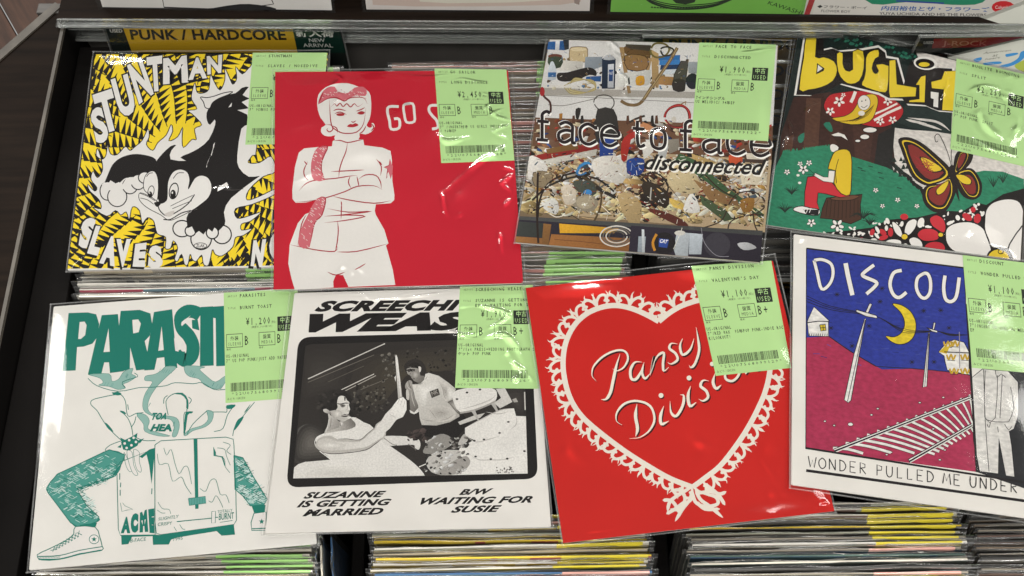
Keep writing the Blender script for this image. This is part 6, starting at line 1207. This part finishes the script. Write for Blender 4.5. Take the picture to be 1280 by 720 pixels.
for x, y in ((265, 352), (490, 322), (480, 388), (698, 434), (784, 432), (425, 510), (235, 520), (825, 520), (750, 690), (640, 690), (340, 610)):
    for a in range(4): p.strip([(x-14*math.cos(a*.785), y-12*math.sin(a*.785)), (x+14*math.cos(a*.785), y+12*math.sin(a*.785))], 3, BK)
p.layer('drawn_scene', CRAYON)
for o_ in (0, 12, 26): p.strip([(115, 360+o_*1.1), (230, 410+o_*.7), (400, 445+o_*.3), (480, 470), (590, 525+o_*.5), (700, 535+o_*.3), (760, 535), (830, 550+o_*.3), (915, 555)], 3.5, BK, 4)
def ol(pts, c=WH, w=4, s=0): p.outline(pts, c, w, BK, s)
ol([(118, 480), (150, 414), (228, 486), (222, 488), (222, 562), (124, 560), (116, 492)]); p.strip([(118, 494), (170, 486), (225, 488)], 5, BK); ol([(178, 505), (206, 502), (210, 532), (184, 535)], '#d8c02c'); p.strip([(194, 504), (197, 533)], 3, BK); p.strip([(180, 520), (208, 517)], 3, BK)
for k in range(9): p.strip([(126+k*11, 562), (128+k*11, 548)], 3, BK)
ol([(428, 396), (440, 402), (418, 452), (405, 446)]); ol([(360, 428), (462, 458), (466, 472), (410, 462), (362, 440)]); ol([(748, 492), (758, 495), (750, 530), (742, 528)]); ol([(712, 518), (765, 534), (766, 544), (740, 538)])
ol([(403, 474), (410, 474), (378, 640), dd(287, 208), dd(275, 218), dd(258, 205), (350, 650)], WH, 4); p.strip([(406, 480), dd(272, 212)], 4, '#5a5760'); ol([(722, 545), (728, 545), dd(612, 148), dd(594, 152)], WH, 4); p.strip([(725, 548), dd(603, 150)], 3, '#5a5760')
ol([(540, 400), (585, 405), (635, 440), (660, 500), (650, 560), (615, 595), (570, 602), (530, 585), (508, 560), (550, 565), (590, 540), (602, 490), (580, 440)], '#e3c92c', 4, 3)
for o_ in (0, 10, 20): p.strip([(590, 522+o_), (620, 530+o_*.8), (660, 536+o_*.4)], 2.5, BK)
ol([(806, 600), (850, 578), (900, 592), (925, 640), (925, 730), dd(795, 100), dd(700, 78), (805, 690), (800, 660), (772, 640)]); 
for x, y in ((820, 600), (855, 598), (835, 665), (905, 665), (850, 735), (905, 735)): p.strip([(x-22, y-12), (x-12, y+14), (x, y-14), (x+10, y+14), (x+22, y-10)], 9, '#c9a52c', 3); p.strip([(x-20, y+16), (x+20, y+18)], 3, BK)
p.poly([(775, 640), (800, 615), (830, 610), (812, 650)], '#d8b82c'); p.strip([(800, 640), (925, 645)], 5, BK); p.strip([(876, 540), (878, 720)], 4, '#8a8790')
for k in range(30):
    x, y = rc.choice([(145, 280), (398, 142), (482, 149), (514, 218), (402, 243), (458, 250), (582, 217), (425, 282), (285, 310), (215, 315), (235, 352), (193, 363), (375, 270), (175, 297), (683, 195), (730, 180), (690, 420), (722, 440), (762, 405), (668, 462), (755, 464), (440, 440), (460, 430), (548, 328), (598, 350), (712, 215), (640, 330)])
    r = 6 if (x, y) not in ((145, 280), (514, 218), (285, 310), (193, 363)) else 12; X, Y = dd(x, y); ol([(X+r*1.2*math.cos(i), Y+r*.8*math.sin(i)) for i in (0, 1, 2, 3, 4, 5)], WH, 3)
# track
A0, A1, B0, B1_ = dd(215, 424), dd(800, 195), dd(535, 468), dd(805, 315)
for k in range(15):
    t = k/14; t2 = t**.9
    a = np.array(A0)*(1-t2)+np.array(A1)*t2+(np.array([-6, -14])); b = np.array(B0)*(1-t2)+np.array(B1_)*t2+np.array([50, 10]); 
    if k < 3: b = a+(b-a)*(.35+.22*k)
    b = np.minimum(b, [dd(818, 0)[0], 5000]); w = 13*(1-t*.35); p.strip([a, (a+b)/2+[0, -8], b], w+5, BK, 3); p.strip([a, (a+b)/2+[0, -8], b], w, WH, 3)
for P_, Q_ in ((A0, A1), (B0, B1_)):
    P_, Q_ = np.array(P_), np.array(Q_); p.strip([P_, Q_], 22, BK); p.strip([P_+[0, -5], Q_+[0, -4]], 5, WH); p.strip([P_+[6, 7], Q_+[3, 6]], 5, WH)
p.clipq = None
# side panel with figure
p.layer('drawn_scene'); q5 = [dd(855, 70), (1290, 700), (1330, 1360), dd(1029, 560), dd(990, 540), dd(830, 515)]
p.poly([dd(850, 72), (1300, 720), (1340, 1370), dd(825, 515)], '#26272a')
ol([dd(852, 72), dd(905, 78), dd(960, 82), dd(1003, 130), dd(1005, 270), dd(985, 330), dd(965, 340), dd(975, 400), dd(988, 535), dd(950, 530), dd(920, 370), dd(918, 522), dd(838, 512), dd(812, 380), dd(805, 110)], '#dcd9d4', 4)
for pts in ([dd(862, 80), dd(860, 280), dd(905, 282), dd(915, 100)], [dd(935, 100), dd(925, 285)], [dd(970, 150), dd(985, 240), dd(962, 300)], [dd(865, 290), dd(905, 300), dd(960, 300)], [dd(870, 310), dd(878, 325), dd(885, 300)], [dd(945, 310), dd(962, 335), dd(975, 320)], [dd(905, 78), dd(912, 110), dd(930, 95), dd(950, 110)], [dd(915, 320), dd(918, 345)], [dd(855, 75), dd(862, 300), dd(878, 512)]): p.strip(pts, 3.5, '#3a3838', 2)
# frame lines and lettering
for a, b, w in (((112, 122), (905, 220), 8), ((112, 122), dd(93, 415), 4), ((902, 222), dd(826, 515), 11), (dd(92, 412), (1380, 1320), 10), (dd(95, 508), (1400, 1412), 14)): p.strip([a, b], w, '#201c1e')
p.layer('lettering')
def hand(strokes, w, c=WH, o_=3):
    for pts in strokes: p.strip(pts, w+o_*2, BK, 4)
    for pts in strokes: p.strip(pts, w, c, 4)
hand([[(150, 182), (190, 178), (235, 200), (245, 250), (228, 300), (188, 325), (165, 240), (150, 182)]], 15); hand([[(308, 196), (320, 260), (342, 356)]], 22); hand([[(450, 205), (398, 245), (398, 262), (460, 290), (455, 312), (412, 350)]], 17)
hand([[(588, 232), (548, 245), (530, 300), (545, 350), (575, 368), (612, 342)]], 17); hand([[(700, 247), (668, 270), (662, 320), (682, 362), (708, 370), (730, 340), (732, 285), (718, 250), (698, 247)]], 16); hand([[(805, 258), (798, 320), (808, 375), (836, 388), (862, 360), (876, 268)]], 17)
hand([[(915, 275), (918, 400)], [(915, 275), (985, 400)], [(985, 280), (985, 400)]], 17)
def L(chars, x0, y0, cw, h, slope):
    G_ = {'W': [[(0, 0), (.25, 1), (.5, .3), (.75, 1), (1, 0)]], 'O': [[(.5, 0), (.1, .3), (.1, .75), (.5, 1), (.9, .7), (.88, .25), (.5, 0)]], 'N': [[(.1, 1), (.1, 0)], [(.1, 0), (.85, 1)], [(.85, 1), (.85, 0)]], 'D': [[(.15, 0), (.15, 1)], [(.05, 0), (.6, .1), (.9, .5), (.6, .92), (.1, 1)]],
          'E': [[(.85, 0), (.15, 0), (.15, 1), (.85, 1)], [(.15, .5), (.7, .5)]], 'R': [[(.15, 1), (.15, 0), (.75, .1), (.75, .4), (.2, .52)], [(.3, .52), (.85, 1)]], 'P': [[(.2, 1), (.2, 0), (.8, .12), (.75, .45), (.2, .52)]], 'U': [[(.12, 0), (.12, .7), (.4, 1), (.8, .8), (.85, 0)]], 'L': [[(.2, 0), (.2, 1), (.8, .95)]], 'M': [[(0, 1), (.2, 0), (.5, .7), (.85, 0), (1, 1)]]}
    x = x0
    for ch in chars:
        if ch == ' ': x += cw*.62; continue
        for s_ in G_[ch]: p.strip([dd(x+u*cw*.78, y0+(x-x0+u*cw)*slope+v*h) for u, v in s_], 5.2, '#242022', 3 if ch in 'ODU' else 0)
        x += cw
L('WONDER PULLED ME UNDER', 104, 446, 43.5, 46, .125)
price_label(p, [(1203, 319), (1300, 331), (1314, 469), (1214.7, 459.8)], 'DISCOUNT', 'WONDER PULLED ME U', '¥1,100', '', 'B', 'B', ['US-ORIGINAL', '7"/INSERT US GIRL Vo MELO', 'EP'], '9127')
close(pr, root)
for o in bpy.data.objects:
    for k in ('label', 'category'): pass
